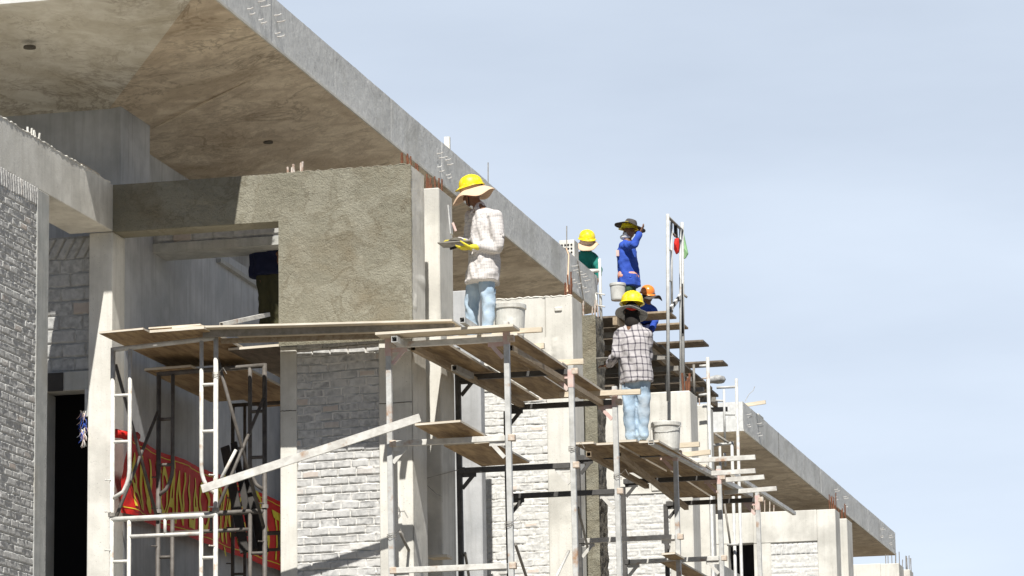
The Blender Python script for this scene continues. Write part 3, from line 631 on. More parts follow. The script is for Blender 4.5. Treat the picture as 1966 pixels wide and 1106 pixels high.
for (p, q, lab) in (((222, 700), (303, 1000), 'long brace falling rightward on the left side of the white frame'), ((303, 790), (220, 1000), 'long brace rising rightward across the first banner letters'),
                    ((418, 690), (506, 1010), 'long brace falling rightward from the tall white pipe'), ((506, 765), (418, 975), 'long brace rising to the dark pipe right of the tall white pipe')):
    a = T(*p, Y=Ya if p[0] in (222, 418) else Yb); b = T(*q, Y=Yb if q[0] in (303, 506) else Ya)
    top_mesh(MB().tube([a, b], .019, 7), 'cross_brace', M['dkpipe'], lab, 'brace', 'cross braces of the pipe frames', smooth=True)
a = T(425, 918, Y=34.8); b = T(453, 864, Y=34.9); top_mesh(MB().tube([a, b], .018, 8), 'pipe_offcut', M['white_steel'], 'short white pipe sticking up beside the tall white pipe', 'pipe', smooth=True)
a = T(388, 939, Y=34.72); b = T(806, 802, Y=34.72)
tb = MB().bar(a, b, .03, .085, hollow=.006); top_mesh(tb, 'raking_strut', M['white_steel'], 'long white steel strut slanting up from the pipe frame to the square posts', 'strut')
# leaning dark planks behind
for i, (p, q, w) in enumerate((((432, 858), (470, 1060), .10), ((449, 850), (488, 1055), .07), ((462, 905), (507, 1062), .12))):
    a = T(*p, Y=36.6+i*.1); b = T(*q, Y=36.2+i*.1); a2 = a; b2 = b
    top_mesh(MB().bar(a2, b2, w, .03, up=(0, 1, 0)), 'dark_plank', M['dkwood'], ('leftmost black plank leaning in front of the banner', 'middle black plank leaning in front of the banner', 'rightmost and widest black plank leaning in front of the banner')[i], 'plank', 'black planks leaning in the opening')

# (b) square-tube trestles in front of the row
def trestle(lab, Y, inn, out, ledgers, dark=(), low_m='white_steel', top_extra=0, r=.058, tint='galv'):
    p0 = T(*inn, Y=Y); q0 = T(*out, Y=Y)
    t = thing('tube_trestle', lab, 'scaffold', ((p0.x+q0.x)/2, Y, 0), 'square tube scaffold frames along the row')
    sl_ = .006
    def leg(p, mm):
        return MB().bar((p.x+sl_*p.z, Y, 0), (p.x, Y, p.z), r, r, up=(0, 1, 0), hollow=0).build('post', M[mm], t, bevel=.004)
    leg(p0, 'dkshaded' if dark else tint); leg(q0, tint)
    for k, (z, full) in enumerate(ledgers):
        MB().bar((p0.x+r*.5, Y, z), (q0.x-r*.5, Y, z), .05, .06).build('ledger', M['dkshaded' if k in dark else 'white_steel'], t, bevel=.003)  # rear ledgers under the platforms get their shade as colour
        for p, s in ((p0, 1), (q0, -1)):
            g_ = MB(); x = p.x+s*r*.5; zc = z-.03
            g_.add([(x, Y-.004, zc), (x+s*.13, Y-.004, zc), (x, Y-.004, zc-.15), (x+s*.05, Y-.004, zc-.02), (x+s*.02, Y-.004, zc-.05),
                    (x, Y+.004, zc), (x+s*.13, Y+.004, zc), (x, Y+.004, zc-.15)], [])
            g_.v = []; g_.f = []; g_.mi = []
            g_.bar((x+s*.155, Y, zc-.005), (x+s*.01, Y, zc-.17), .016, .042, up=(0, 0, 1)); g_.bar((x, Y, zc-.02), (x+s*.17, Y, zc-.02), .012, .05)
            g_.build('gusset', M['dkshaded' if k in dark and s > 0 else 'pink' if k == 0 else 'white_steel'], t)
    for p in (p0, q0):
        for (z, full) in ledgers: MB().box(p.x+sl_*z-.036, p.x+sl_*z+.036, Y-.036, Y+.036, z-.035, z+.035).build('clamp', M['dkshaded' if dark and p is p0 else 'weld'], t, bevel=.006)
    if True:
        for p in ((q0,) if dark else (p0, q0)): MB().bar((p.x, Y, p.z-.24), (p.x, Y, p.z-.04), r+.006, r+.006, up=(0, 1, 0)).build('painted_sleeve', M['pink'], t)
    return t
def zl(px, py, Y): return T(px, py, Y=Y).z
trestle('nearest square tube frame, left post standing in front of the brick panel', 34.9, (746, 641), (972, 618), [(zl(860, 657, 34.9), 1), (zl(860, 847, 34.9), 1), (zl(870, 1091, 34.9), 1)])
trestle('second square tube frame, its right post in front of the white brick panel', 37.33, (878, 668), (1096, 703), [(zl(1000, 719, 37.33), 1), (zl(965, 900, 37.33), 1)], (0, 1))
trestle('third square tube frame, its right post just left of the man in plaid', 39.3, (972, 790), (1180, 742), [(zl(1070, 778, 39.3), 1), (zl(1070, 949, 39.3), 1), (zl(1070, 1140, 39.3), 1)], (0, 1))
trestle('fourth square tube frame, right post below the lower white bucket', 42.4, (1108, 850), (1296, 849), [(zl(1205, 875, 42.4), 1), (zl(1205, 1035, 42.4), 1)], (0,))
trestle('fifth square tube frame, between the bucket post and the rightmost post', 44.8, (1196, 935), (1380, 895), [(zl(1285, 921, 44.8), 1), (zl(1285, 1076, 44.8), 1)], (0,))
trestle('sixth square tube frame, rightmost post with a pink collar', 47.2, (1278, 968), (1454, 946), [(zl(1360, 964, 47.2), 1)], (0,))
def tube_thing(p, q, w, h, lab, m_='galv', name='square_tube', hollow=.006, cat='tube', group='loose square tubes'):
    return top_mesh(MB().bar(p, q, w, h, hollow=hollow), name, M[m_], lab, cat, group)
tube_thing(T(757, 651, Y=34.55), T(783, 668, Y=35.1), .065, .065, 'short square tube end poking out over the near left post')
tube_thing(T(887, 614, Y=34.5), T(943, 651, Y=35.6), .06, .06, 'pale square tube lying on the boards by the first man\'s feet')
tube_thing(T(793, 668, Y=34.98), T(1003, 778, Y=39.3), .06, .06, 'long brown square tube under the upper boards, inner side', 'timber')
tube_thing(T(979, 668, Y=35.0), T(1155, 775, Y=39.3), .06, .06, 'long square tube under the upper boards, outer side', 'timber')
tube_thing(T(872, 706, Y=35.6), T(905, 722, Y=36.2), .06, .06, 'short dark tube end hanging under the upper boards', 'pipe')
tube_thing(T(1188, 872, Y=41.2), T(1318, 975, Y=46.5), .06, .06, 'brown tube under the lower boards, inner side', 'timber')
tube_thing(T(1130, 872, Y=40.95), T(1242, 934, Y=44.8), .06, .06, 'brown tube under the lower boards beside the dark post', 'timber')
tube_thing(T(1250, 849, Y=40.95), T(1441, 951, Y=47.2), .07, .055, 'pale square tube along the outer edge of the lower boards', 'galv')
for i, (x0, y0, x1, y1, Y, lab) in enumerate(((1336, 884, 1450, 878, 43.5, 'topmost of the four tubes sticking out right of the lower boards'), (1385, 908, 1450, 904, 44.4, 'second of the four tubes sticking out right of the lower boards'),
        (1384, 923, 1467, 916, 44.9, 'third of the four tubes sticking out right of the lower boards'), (1420, 944, 1491, 938, 46.2, 'lowest of the four tubes sticking out right of the lower boards'),
        (1303, 856, 1343, 853, 42.3, 'short pale tube end just right of the lower bucket'), (1322, 874, 1364, 868, 43.0, 'pale tube end below the one beside the lower bucket'),
        (975, 637, 1041, 633, 35.3, 'pale timber sticking out below the upper bucket'), (1055, 698, 1121, 694, 37.6, 'pale timber sticking out of the upper boards, middle one'), (1105, 757, 1230, 752, 39.2, 'long pale timber crossing in front of the plaid man\'s hip'), (1010, 668, 1045, 664, 36.2, 'short pale timber end between the two upper timbers'))):
    tube_thing(T(x1, y1, Y=Y), T(x0-30, y0+1.5, Y=Y), .05, .06 if i != 6 else .05, lab, 'ply_pale' if i > 3 else 'white_steel', 'timber' if i > 5 else 'square_tube', hollow=.006 if i < 4 else 0, group='tubes and timbers sticking out of the platforms')
tube_thing(T(1404, 908, Y=46.4), T(1525, 986, Y=51.5), .05, .05, 'long white tube running toward the far house below the tubes that stick out', 'white_steel')
# boards
def board(c, w_, th, lab, m_='ply', name='scaffold_board', group='boards of the scaffold platforms'):
    """c: four top corners front-left, front-right, back-right, back-left"""
    c = [Vector(v) for v in c]; b = [v-Vector((0, 0, th)) for v in c]
    mbb = MB().hexa(b, c); mbb.mi = [0, 1, 1, 1, 1, 1]  # underside keeps the wood colour, top and sides take the pale one
    return top_mesh(mbb, name, [M[m_], M['board_edge']], lab, 'board', group, bevel=.002)
def yboard(fl, fr, Yf, Yb_, th, lab, rise=0, m_='ply', **k):
    a = T(*fl, Y=Yf); b = T(*fr, Y=Yf)
    return board([a, b, (b.x, Yb_, b.z+rise), (a.x, Yb_, a.z+rise)], 0, th, lab, m_, **k)
yboard((190, 637), (275, 629), 34.55, 36.9, .022, 'leftmost board, its pale end beside the white column')
yboard((287, 634), (392, 626), 34.6, 37.0, .03, 'second board from the left, under a thinner one')
yboard((285, 628.5), (385, 621.5), 34.75, 36.6, .018, 'thin board lying on the second board from the left')
yboard((277, 707), (366, 700), 36.1, 38.4, .03, 'lower board inside the opening, beneath the upper ones')
yboard((366, 713), (475, 705), 36.4, 38.9, .03, 'second lower board inside the opening, reaching the brick panel')
yboard((438, 668), (536, 660), 35.7, 38.2, .03, 'dark board left of the white brick strip, under the long planks', m_='ply_dark')
def xboard(p0, p1, Yf, dep, th, lab, m_='ply_pale', **k):
    a = T(*p0, Y=Yf); b = T(*p1, Y=Yf)
    return board([a, b, (b.x, Yf+dep, b.z), (a.x, Yf+dep, a.z)], 0, th, lab, m_, **k)
xboard((330, 627), (868, 612.5), 34.66, .42, .022, 'long pale plank below the plaster panel, front one')
xboard((440, 633), (842, 623), 35.05, .36, .03, 'long plank under the plaster panel, nearer the wall')
a = T(386, 637, Y=34.74); b = T(868, 621, Y=34.74)
a.y = b.y = 34.82
top_mesh(MB().bar(a, b, .05, .09), 'steel_channel', M['pipe'], 'long grey steel channel under the front plank', 'beam')
a = T(425, 655, Y=34.95); b = T(742, 645, Y=34.95)
top_mesh(MB().bar(a, b, .05, .05), 'timber_bearer', M['timber'], 'brown timber bearer beneath the grey channel', 'beam')
xboard((720, 638), (985, 622), 34.62, .30, .028, 'plank end crossing behind the nearest square posts')
ztop = zl(860, 650, 34.9)
tops = [('first of the upper boards, beside the whitish pier', 'middle upper board between the first and second frames', 'outer upper board between the first and second frames'), ('inner upper board between the second and third frames', 'middle upper board between the second and third frames', 'outer upper board between the second and third frames')]
pa = T(760, 650, Y=34.9).x; pb = T(985, 640, Y=34.9).x
for j, (y0, y1) in enumerate(((35.3, 37.45), (37.2, 39.75))):
    for i in range(3):
        w = (pb-pa)/3; x0 = pa+i*w; gap = .03+.02*((i+j) % 2)
        zz = 8.1+.035*j+.02*(i == 1)+.02
        board([(x0+gap, y0-.1*i*(1-j), zz), (x0+w, y0-.1*i*(1-j), zz), (x0+w, y1+.1*(i-1), zz+.02), (x0+gap, y1, zz+.02)], 0, .03, tops[j][i], 'ply')
yboard((796, 813), (884, 806), 34.35, 35.5, .025, 'small mid height board, front one, by the nearest left post')
yboard((852, 852), (948, 845), 35.0, 36.6, .025, 'small mid height board behind the nearest right post')
xs = [1102, 1143, 1184, 1226, 1266]; A_ = T(1102, 846, Y=40.9); B_ = T(1266, 846, Y=40.9)
for j in range(2):
    for i in range(4):
        x0 = A_.x+(B_.x-A_.x)*i/4; x1 = A_.x+(B_.x-A_.x)*(i+1)/4-.02; y0 = (40.9, 44.0)[j]+.06*(i % 2); y1 = (44.1, 47.2)[j]
        z = 7.80+(.07, .13)[j]+.008*(i % 2)-(.02 if i % 2 else 0)
        board([(x0, y0, z-.06*(1-j)), (x1, y0, z-.06*(1-j)), (x1, y1, z+.02), (x0, y1, z+.02)], 0, .028, 'lower platform board, %s from the house, %s' % (('first', 'second', 'third', 'fourth')[i], ('under the plaid man', 'beyond the bucket')[j]), 'ply')
xboard((1267, 1077), (1300, 1073), 43.0, 2.6, .025, 'low board behind the fourth frame, near the bottom of the picture', 'ply')
xboard((1270, 1062), (1296, 1060), 41.8, .6, .025, 'small low board end by the bucket post, near the bottom of the picture', 'ply')
xboard((820, 1066), (858, 1064), 36.3, .25, .03, 'short stub of plank between the two whitish piers, low down', 'ply_pale')
for i, (p, Yp, q, Yq, lab) in enumerate((((768, 1022), 35.0, (812, 1112), 36.4, 'thin brace leaving the nearest left square post near the bottom edge'), ((990, 1046), 35.0, (1012, 1112), 36.0, 'thin brace leaving the nearest right square post near the bottom edge'),
        ((1092, 1058), 37.3, (1066, 1112), 36.4, 'pale brace beside the white brick panel near the bottom edge'), ((893, 1062), 37.3, (901, 1112), 38.0, 'thin dark brace at the dark post near the bottom edge'), ((1110, 975), 39.5, (1128, 1050), 41.9, 'thin brace between the pier and the low white ledger'))):
    top_mesh(MB().tube([T(*p, Y=Yp), T(*q, Y=Yq)], .016, 7), 'cross_brace', M['white_steel' if i == 2 else 'pipe'], lab, 'brace', 'thin braces of the square tube frames', smooth=True)
def wire_tie(px, py, Y, parent_name, lab, w=.05):
    c = T(px, py, Y=Y); mb = MB(); pts = []
    for k in range(26):
        a = k*.75; pts.append(c+Vector((w*math.cos(a), w*math.sin(a), -.03+.06*k/26+random.uniform(-.006, .006))))
    mb.tube(pts, .003, 4); mb.tube([pts[-1], pts[-1]+Vector((.05, -.03, .04)), pts[-1]+Vector((.09, -.03, -.03))], .003, 4)
    top_mesh(mb, 'wire_tie', M['pipe'], lab, 'wire tie', 'wire ties on the scaffold posts')
wire_tie(749, 820, 34.9, '', 'wire wound round the post where the long white strut is tied', .055)
wire_tie(752, 1030, 34.9, '', 'wire wound low on the nearest left square post', .05)
wire_tie(978, 1008, 34.9, '', 'wire wound low on the nearest right square post', .05)
wire_tie(415, 720, 34.9, '', 'wire wound on the tall white pipe, upper part', .04)
wire_tie(1100, 862, 37.33, '', 'wire wound on the post right of the white brick panel', .05)
wire_tie(1186, 915, 39.3, '', 'wire wound on the post left of the lower boards', .05)
top_mesh(MB().tube([T(820, 918, Y=36.3), T(850, 910, Y=36.5), T(880, 902, Y=37.2)], .004, 4), 'wire', M['pipe'], 'slack wire strung between the end column and the dark post', 'wire')
top_mesh(MB().tube([T(818, 930, Y=36.2), T(838, 948, Y=36.5), T(848, 953, Y=36.7)], .004, 4), 'wire', M['pipe'], 'short slack wire below the other one, tied to the whitish pier', 'wire')
pc = Blob if False else None
# (c) far round pipe frames
FC = thing('pipe_scaffold', 'slim grey pipe frame standing in front of the far roof slab\'s near corner', 'scaffold', T(1412, 1000, Y=50), 'slim pipe frames at the far houses')
FC.location.z = 0
def pp(x0, y0, x1, y1, Y, r=.022, name='upright', par=None, m_='galv'):
    MB().tube([T(x0, y0, Y=Y), T(x1, y1, Y=Y)], r, 7).build(name, M[m_], par, smooth=True)
def post(x0, y0, Y, r, par, m_='galv'):
    p = T(x0, y0, Y=Y); MB().tube([(p.x, Y, 0), p], r, 7).build('upright', M[m_], par, smooth=True)
post(1413.5, 727, 50, .024, FC); pp(1390, 748, 1392, 852, 50, .018, par=FC); pp(1376, 744.5, 1411, 743, 50, .02, 'head_bar', FC); pp(1374, 769, 1389, 770, 50, .016, 'rung', FC)
pp(1392, 796, 1411, 796, 50, .016, 'rung', FC); pp(1370, 855, 1404, 851, 50, .022, 'head_bar', FC); post(1405, 848, 50.3, .024, FC); pp(1382, 857, 1385, 960, 50.2, .02, par=FC); pp(1391, 870, 1393, 895, 50.2, .018, par=FC)
pp(1396, 1046, 1418, 1045, 50.2, .02, 'rung', FC, 'galv'); pp(1373, 833, 1399, 850, 49.9, .02, 'brace', FC, 'pipe'); pp(1390, 960, 1403, 1050, 50.2, .016, 'brace', FC, 'pipe')
FD = thing('pipe_scaffold', 'slim pipe upright with side pegs, just left of the slim pipe frame', 'scaffold', T(1360, 1000, Y=52.7), 'slim pipe frames at the far houses'); FD.location.z = 0
post(1358.5, 686, 52.5, .028, FD); pp(1343, 703, 1356, 702, 52.5, .02, 'peg', FD); pp(1342, 759, 1357, 757, 52.5, .02, 'peg', FD); pp(1332, 700, 1333, 760, 54, .02, par=FD, m_='pipe'); pp(1348, 727, 1356, 726, 52.5, .014, 'peg', FD)
FE = thing('pipe_scaffold', 'tall narrow pipe frame against the sky, carrying a red rag and a green bag', 'scaffold', T(1283, 760, Y=51.0), 'slim pipe frames at the far houses')
def p2(x0, y0, Y0, x1, y1, Y1_, r, name, m_='galv', par=FE): MB().tube([T(x0, y0, Y=Y0), T(x1, y1, Y=Y1_)], r, 7).build(name, M[m_], par, smooth=True)
p2(1282, 411, 50.9, 1283, 770, 50.9, .027, 'upright'); p2(1289, 424, 51.2, 1290, 600, 51.2, .02, 'inner_upright'); p2(1309.5, 427, 52.0, 1312, 760, 52.0, .028, 'upright'); p2(1306, 440, 51.8, 1307, 755, 51.8, .018, 'inner_upright')
p2(1283, 417, 50.9, 1310, 443, 52.0, .022, 'head_bar', 'pipe'); p2(1289, 446, 51.2, 1306, 462, 51.8, .018, 'rung', 'pipe'); p2(1283, 478, 50.9, 1289, 482, 51.2, .014, 'rung'); p2(1283, 537, 50.9, 1289, 541, 51.2, .014, 'rung')
p2(1310, 563, 52, 1319, 571, 52, .018, 'peg', 'pipe'); p2(1297, 430, 51.5, 1298, 455, 51.5, .03, 'clamp', 'strap'); p2(1309, 545, 51.97, 1311, 640, 51.96, .02, 'rope', 'strap')
st = MB().bar(T(1284, 598, Y=50.9), T(1308, 566, Y=51.95), .03, .06); st.build('warning_tape', M['strap'], FE)
for k in (.2, .5, .8):
    a = lerp(T(1284, 598, Y=50.86), T(1308, 566, Y=51.9), k); b = lerp(T(1284, 598, Y=50.86), T(1308, 566, Y=51.9), k+.12); MB().bar(a, b, .034, .064).build('tape_stripe', M['white_cloth'], FE)
def rag(pts, Y, m_, name, lab, cat, th=.05):
    n = len(pts); c = sum((T(x, y, Y=Y) for x, y in pts), Vector())/n
    bm = MB(); fr = [T(x, y, Y=Y)+Vector((0, random.uniform(-.02, .02), 0)) for x, y in pts]; bk = [v+Vector((random.uniform(-.01, .01), th, 0)) for v in fr]
    c1 = c+Vector((0, -th*.8, 0)); c2 = c+Vector((0, th*1.8, 0))
    bm.add(fr+bk+[c1, c2], [(i, (i+1) % n, n+(i+1) % n, n+i) for i in range(n)]+[(i, (i+1) % n, 2*n) for i in range(n)]+[(n+(i+1) % n, n+i, 2*n+1) for i in range(n)])
    return top_mesh(bm, name, M[m_], lab, cat)
rag([(1295, 458), (1303, 457), (1304, 470), (1302, 484), (1297, 487), (1293, 478), (1294, 466)], 51.4, 'redcloth', 'rag', 'red rag hanging in the tall narrow pipe frame', 'rag')
rag([(1311, 447), (1314, 462), (1320, 486), (1316, 494), (1308, 499), (1311, 470)], 52.1, 'greenbag', 'plastic_bag', 'pale green plastic bag hanging on the tall narrow pipe frame', 'bag')
# white rungs pipe at the slab end
FG = thing('pipe_scaffold', 'thin white pipe with wire pegs at the end of the near roof slab', 'scaffold', T(1152, 700, Y=52.5), 'slim pipe frames at the far houses')
p2(1151, 497, 52.5, 1155, 640, 52.5, .024, 'upright', 'white_steel', FG)
for yy in (563, 586): p2(1144, yy, 52.5, 1161, yy+3, 52.4, .012, 'peg', 'white_steel', FG)
p2(1144, 563, 52.5, 1147, 600, 52.5, .012, 'inner_upright', 'white_steel', FG); p2(1130, 520, 52.5, 1152, 520, 52.5, .03, 'bracket', 'white_steel', FG)
top_mesh(MB().tube([T(1087, 477, Y=48), T(1092, 490, Y=47.8), T(1090, 545, Y=44), T(1089, 560, Y=43.6)], .012, 6), 'hose', M['tanhat'], 'pale hose hanging down over the near roof fascia', 'hose', smooth=True)
top_mesh(MB().tube([T(1109, 500, X=XF+.03), T(1122, 585, X=XF+.06)], .012, 5), 'steel_rod', M['pipe'], 'dark rod leaning against the roof fascia below the man in green', 'rod')

# ---------------------------------------------------------------- banner
BX = XI+.14
ban = thing('banner', 'crumpled red safety banner with tall yellow lettering, hung along the inner wall', 'banner', (BX, 35.5, 6.4))
bt0, bt1, bb0, bb1 = T(228, 832, X=BX), T(560, 972, X=BX), T(228, 985, X=BX), T(560, 1106, X=BX)
def bpos(s, t, o=0):     # s along, t 0 bottom..1 top
    y = bt0.y+(bt1.y-bt0.y)*s; zt = bt0.z+(bt1.z-bt0.z)*s; zb_ = bb0.z+(bb1.z-bb0.z)*s
    z = zb_+(zt-zb_)*t
    w = .06*mn.noise(Vector((s*7, t*1.5, 0)))+.030*math.sin(s*38+t*2.5)*(math.exp(-s*5)+.3)+.018*mn.noise(Vector((s*34-t*5, t*4, 2)))+.02*math.sin(s*21-t*5)
    z += .04*mn.noise(Vector((s*6, 3, 0)))*(t-.3)
    return Vector((BX+w+.03+o, y, z))
ns, ntt = 150, 26
mb = MB(); mb.add([bpos(i/ns, j/ntt) for j in range(ntt+1) for i in range(ns+1)], [(j*(ns+1)+i, j*(ns+1)+i+1, (j+1)*(ns+1)+i+1, (j+1)*(ns+1)+i) for j in range(ntt) for i in range(ns)])
mb.build('cloth', M['redcloth'], ban, smooth=True)
mb = MB()
for tt in (.075, .925):
    mb.add([bpos(i/ns, tt+k*.012, .005) for k in (0, 1) for i in range(ns+1)], [(i, i+1, ns+2+i, ns+1+i) for i in range(ns)])
mb.build('border_line', M['yelpaint'], ban, smooth=True)
def ysp(px): return (T(px, 900, X=BX).y-bt0.y)/(bt1.y-bt0.y)
for txt, a, b in (('AN', 243, 284), ('TOÀN', 294, 346), ('LAO', 354, 396), ('ĐỘNG', 404, 463), ('LÀ', 474, 507), ('TR', 515, 544)):
    cu = bpy.data.curves.new('t', 'FONT'); cu.body = txt; cu.size = 1; cu.resolution_u = 4; cu.offset = .016
    to = bpy.data.objects.new('t', cu); link(to); dg = bpy.context.evaluated_depsgraph_get(); me = bpy.data.meshes.new_from_object(to.evaluated_get(dg)); bpy.data.objects.remove(to)
    bm = bmesh.new(); bm.from_mesh(me); bmesh.ops.triangulate(bm, faces=bm.faces)
    xs_ = [v.co.x for v in bm.verts]; w0, w1 = min(xs_), max(xs_)
    s0, s1 = ysp(a), ysp(b)
    capm = .72
    for v in bm.verts: v.co = Vector((s0+(v.co.x-w0)/(w1-w0)*(s1-s0), .14+.70*v.co.y/capm, 0))
    for _ in range(5):
        es = [e for e in bm.edges if abs(e.verts[0].co.x-e.verts[1].co.x) > .008 or abs(e.verts[0].co.y-e.verts[1].co.y) > .07]
        if not es: break
        bmesh.ops.subdivide_edges(bm, edges=es, cuts=1); bmesh.ops.triangulate(bm, faces=bm.faces)
    off = wl(ban)
    for v in bm.verts: v.co = bpos(v.co.x, v.co.y, .009)-off
    bmesh.ops.recalc_face_normals(bm, faces=bm.faces)
    m2_ = bpy.data.meshes.new('lettering'); bm.to_mesh(m2_); bm.free(); m2_.materials.append(M['yelpaint']); link(bpy.data.objects.new('lettering', m2_), ban)
# wrapped end at the left, tucked round the pipe
mb = MB(); mb.tube([T(222, 832, X=BX+.05), T(240, 836, X=BX+.1), T(262, 838, X=BX+.12)], .05, 8); mb.build('gathered_end', M['redcloth'], ban, smooth=True)
# tuft of rag at the doorway
mb = MB(); a = T(160, 790, Y=35.45)
for i in range(60):
    p = a+Vector((random.uniform(-.03, .03), random.uniform(-.02, .02), random.uniform(-.32, .02))); q_ = p+Vector((random.uniform(-.06, .04), random.uniform(-.03, .03), -random.uniform(.04, .12)))
    mb.m = i % 3; mb.tube([p, lerp(p, q_, .5)+Vector((.01, 0, 0)), q_], .007, 4, r1=.002)
top_mesh(mb, 'rag_tuft', [M['white_cloth'], M['pink'], M['blue']], 'frayed tuft of white, pink and blue rags hanging in the dark doorway', 'rag')

# ---------------------------------------------------------------- buckets
def bucket(px, pt, pbot, pw, Y, lab, hd=True):
    k = Y/F; a = T(px, pbot, Y=Y); h = (pbot-pt)*k*1.02; r = pw*k/2
    t = thing('bucket', lab, 'bucket', a, 'mortar buckets on the scaffold')
    MB().lathe([(0, .004), (r*.80, 0), (r*.84, .02), (r*.93, h*.84), (r*.93, h*.985), (r*.88, h*.985), (r*.8, .03), (0, .03)], a, 28).build('pail', M['bucket'], t, smooth=False)
    MB().lathe([(r*.93, h*.84), (r*1.0, h*.85), (r*1.0, h*.97), (r*.97, h*.99), (r*.92, h*.99)], a, 28).build('rim', M['bucket'], t)
    MB().lathe([(0, h*.55), (r*.9, h*.56)], a, 20).build('mortar', M['rough'], t)
    if hd:
        pts = [a+Vector((-r*1.0*math.cos(q), -r*1.02*math.sin(q)*.9, h*.88-r*.55*math.sin(q))) for q in np.linspace(0, math.pi, 13)]
        MB().tube(pts, .004, 5).build('handle', M['galv'], t)
    return t
bucket(979, 582, 650, 68, 36.4, 'big whitish mortar bucket beside the first man\'s jeans', hd=False)
bucket(1280, 810, 866, 60, 41.9, 'white mortar bucket on the lower boards behind the plaid man')
bucket(1186.5, 543, 577, 33, 54.8, 'small dented pale bucket on the formwork edge by the man in blue', hd=False)

# ---------------------------------------------------------------- people
def V3(*a): return Vector(a)
class Blob:
    def __init__(s): s.mb = MB()
    def cap(s, p0, p1, r0, r1, n=14):
        p0 = Vector(p0); p1 = Vector(p1); d = p1-p0; L_ = d.length
        if L_ < 1e-5: return s.ell(p0, (r0,)*3)
        q = d.to_track_quat('Z', 'Y'); pr = []
        for i in range(5): t = math.pi/2*i/4; pr.append((max(r0*math.sin(t), 1e-4), -r0*math.cos(t)))
        for i in range(5): t = math.pi/2*i/4; pr.append((max(r1*math.cos(t), 1e-4), L_+r1*math.sin(t)))
        k0 = len(s.mb.v); s.mb.lathe(pr, p0, n, axis=q); k = len(pr)
        s.mb.f += [tuple(k0+j for j in range(n))[::-1], tuple(k0+(k-1)*n+j for j in range(n))]; s.mb.mi += [0, 0]; return s
    def ell(s, c, r, q=None, n=16):
        pr = [(max(math.sin(math.pi*i/10), 1e-3), -math.cos(math.pi*i/10)) for i in range(11)]
        vs = []
        for rr, z in pr:
            for j in range(n):
                v = Vector((rr*math.cos(2*math.pi*j/n)*r[0], rr*math.sin(2*math.pi*j/n)*r[1], z*r[2]))
                if q is not None: v = q @ v
                vs.append(Vector(c)+v)
        fs = [(i*n+j, i*n+(j+1) % n, (i+1)*n+(j+1) % n, (i+1)*n+j) for i in range(10) for j in range(n)]
        fs += [tuple(range(n))[::-1], tuple(10*n+j for j in range(n))]
        s.mb.add(vs, fs); return s
    def slab(s, p0, p1, w0, d0, w1, d1, side=(1, 0, 0), n=18, flat=False):      # elliptical tapered section, for torsos
        p0 = Vector(p0); p1 = Vector(p1); z = (p1-p0).normalized(); x = Vector(side); x = (x-z*x.dot(z)).normalized(); y = z.cross(x); vs = []; fs = []
        K = 6; rows = []
        for i in range(0 if flat else -2, K+3):
            t = min(max(i/K, 0), 1); e = 0 if 0 <= i <= K else (1 if abs(i if i < 0 else i-K) == 1 else 2)
            sc = (1, .8, .25)[e]; o = (0, .55, .8)[e]*min(d0, d1)
            c = p0.lerp(p1, t)+z*(o if i > K else -o if i < 0 else 0)
            w = (w0+(w1-w0)*t)*sc; d = (d0+(d1-d0)*t)*sc
            rows.append([c+x*w*math.cos(2*math.pi*j/n)+y*d*math.sin(2*math.pi*j/n) for j in range(n)])
        k = len(rows)
        vs = [v for r in rows for v in r]; fs = [(i*n+j, i*n+(j+1) % n, (i+1)*n+(j+1) % n, (i+1)*n+j) for i in range(k-1) for j in range(n)]
        fs += [tuple(range(n))[::-1], tuple((k-1)*n+j for j in range(n))]
        s.mb.add(vs, fs); return s
    def out(s, name, m_, parent, vox=.012, smooth=4, wr=0, wsc=9, lab=None, folds=None):
        o = s.mb.build('tmp', m_, None)
        r = o.modifiers.new('r', 'REMESH'); r.mode = 'VOXEL'; r.voxel_size = vox
        sm = o.modifiers.new('s', 'SMOOTH'); sm.iterations = smooth; sm.factor = .5
        dg = bpy.context.evaluated_depsgraph_get(); me = bpy.data.meshes.new_from_object(o.evaluated_get(dg)); bpy.data.objects.remove(o)
        me.name = name
        if wr:
            for v in me.vertices:
                c = v.co; k = c.x-c.y; f = mn.noise(Vector((k*wsc*1.1+c.z*wsc*.7, c.y*wsc*.5, c.z*wsc*.45)))+.4*mn.noise(Vector((k*wsc*1.5-c.z*wsc*1.6+5, c.y*wsc, c.z*wsc*1.1)))
                v.co = c+v.normal*wr*f
        for p in me.polygons: p.use_smooth = True
        if not me.materials: me.materials.append(m_)
        return link(bpy.data.objects.new(name, me), parent)
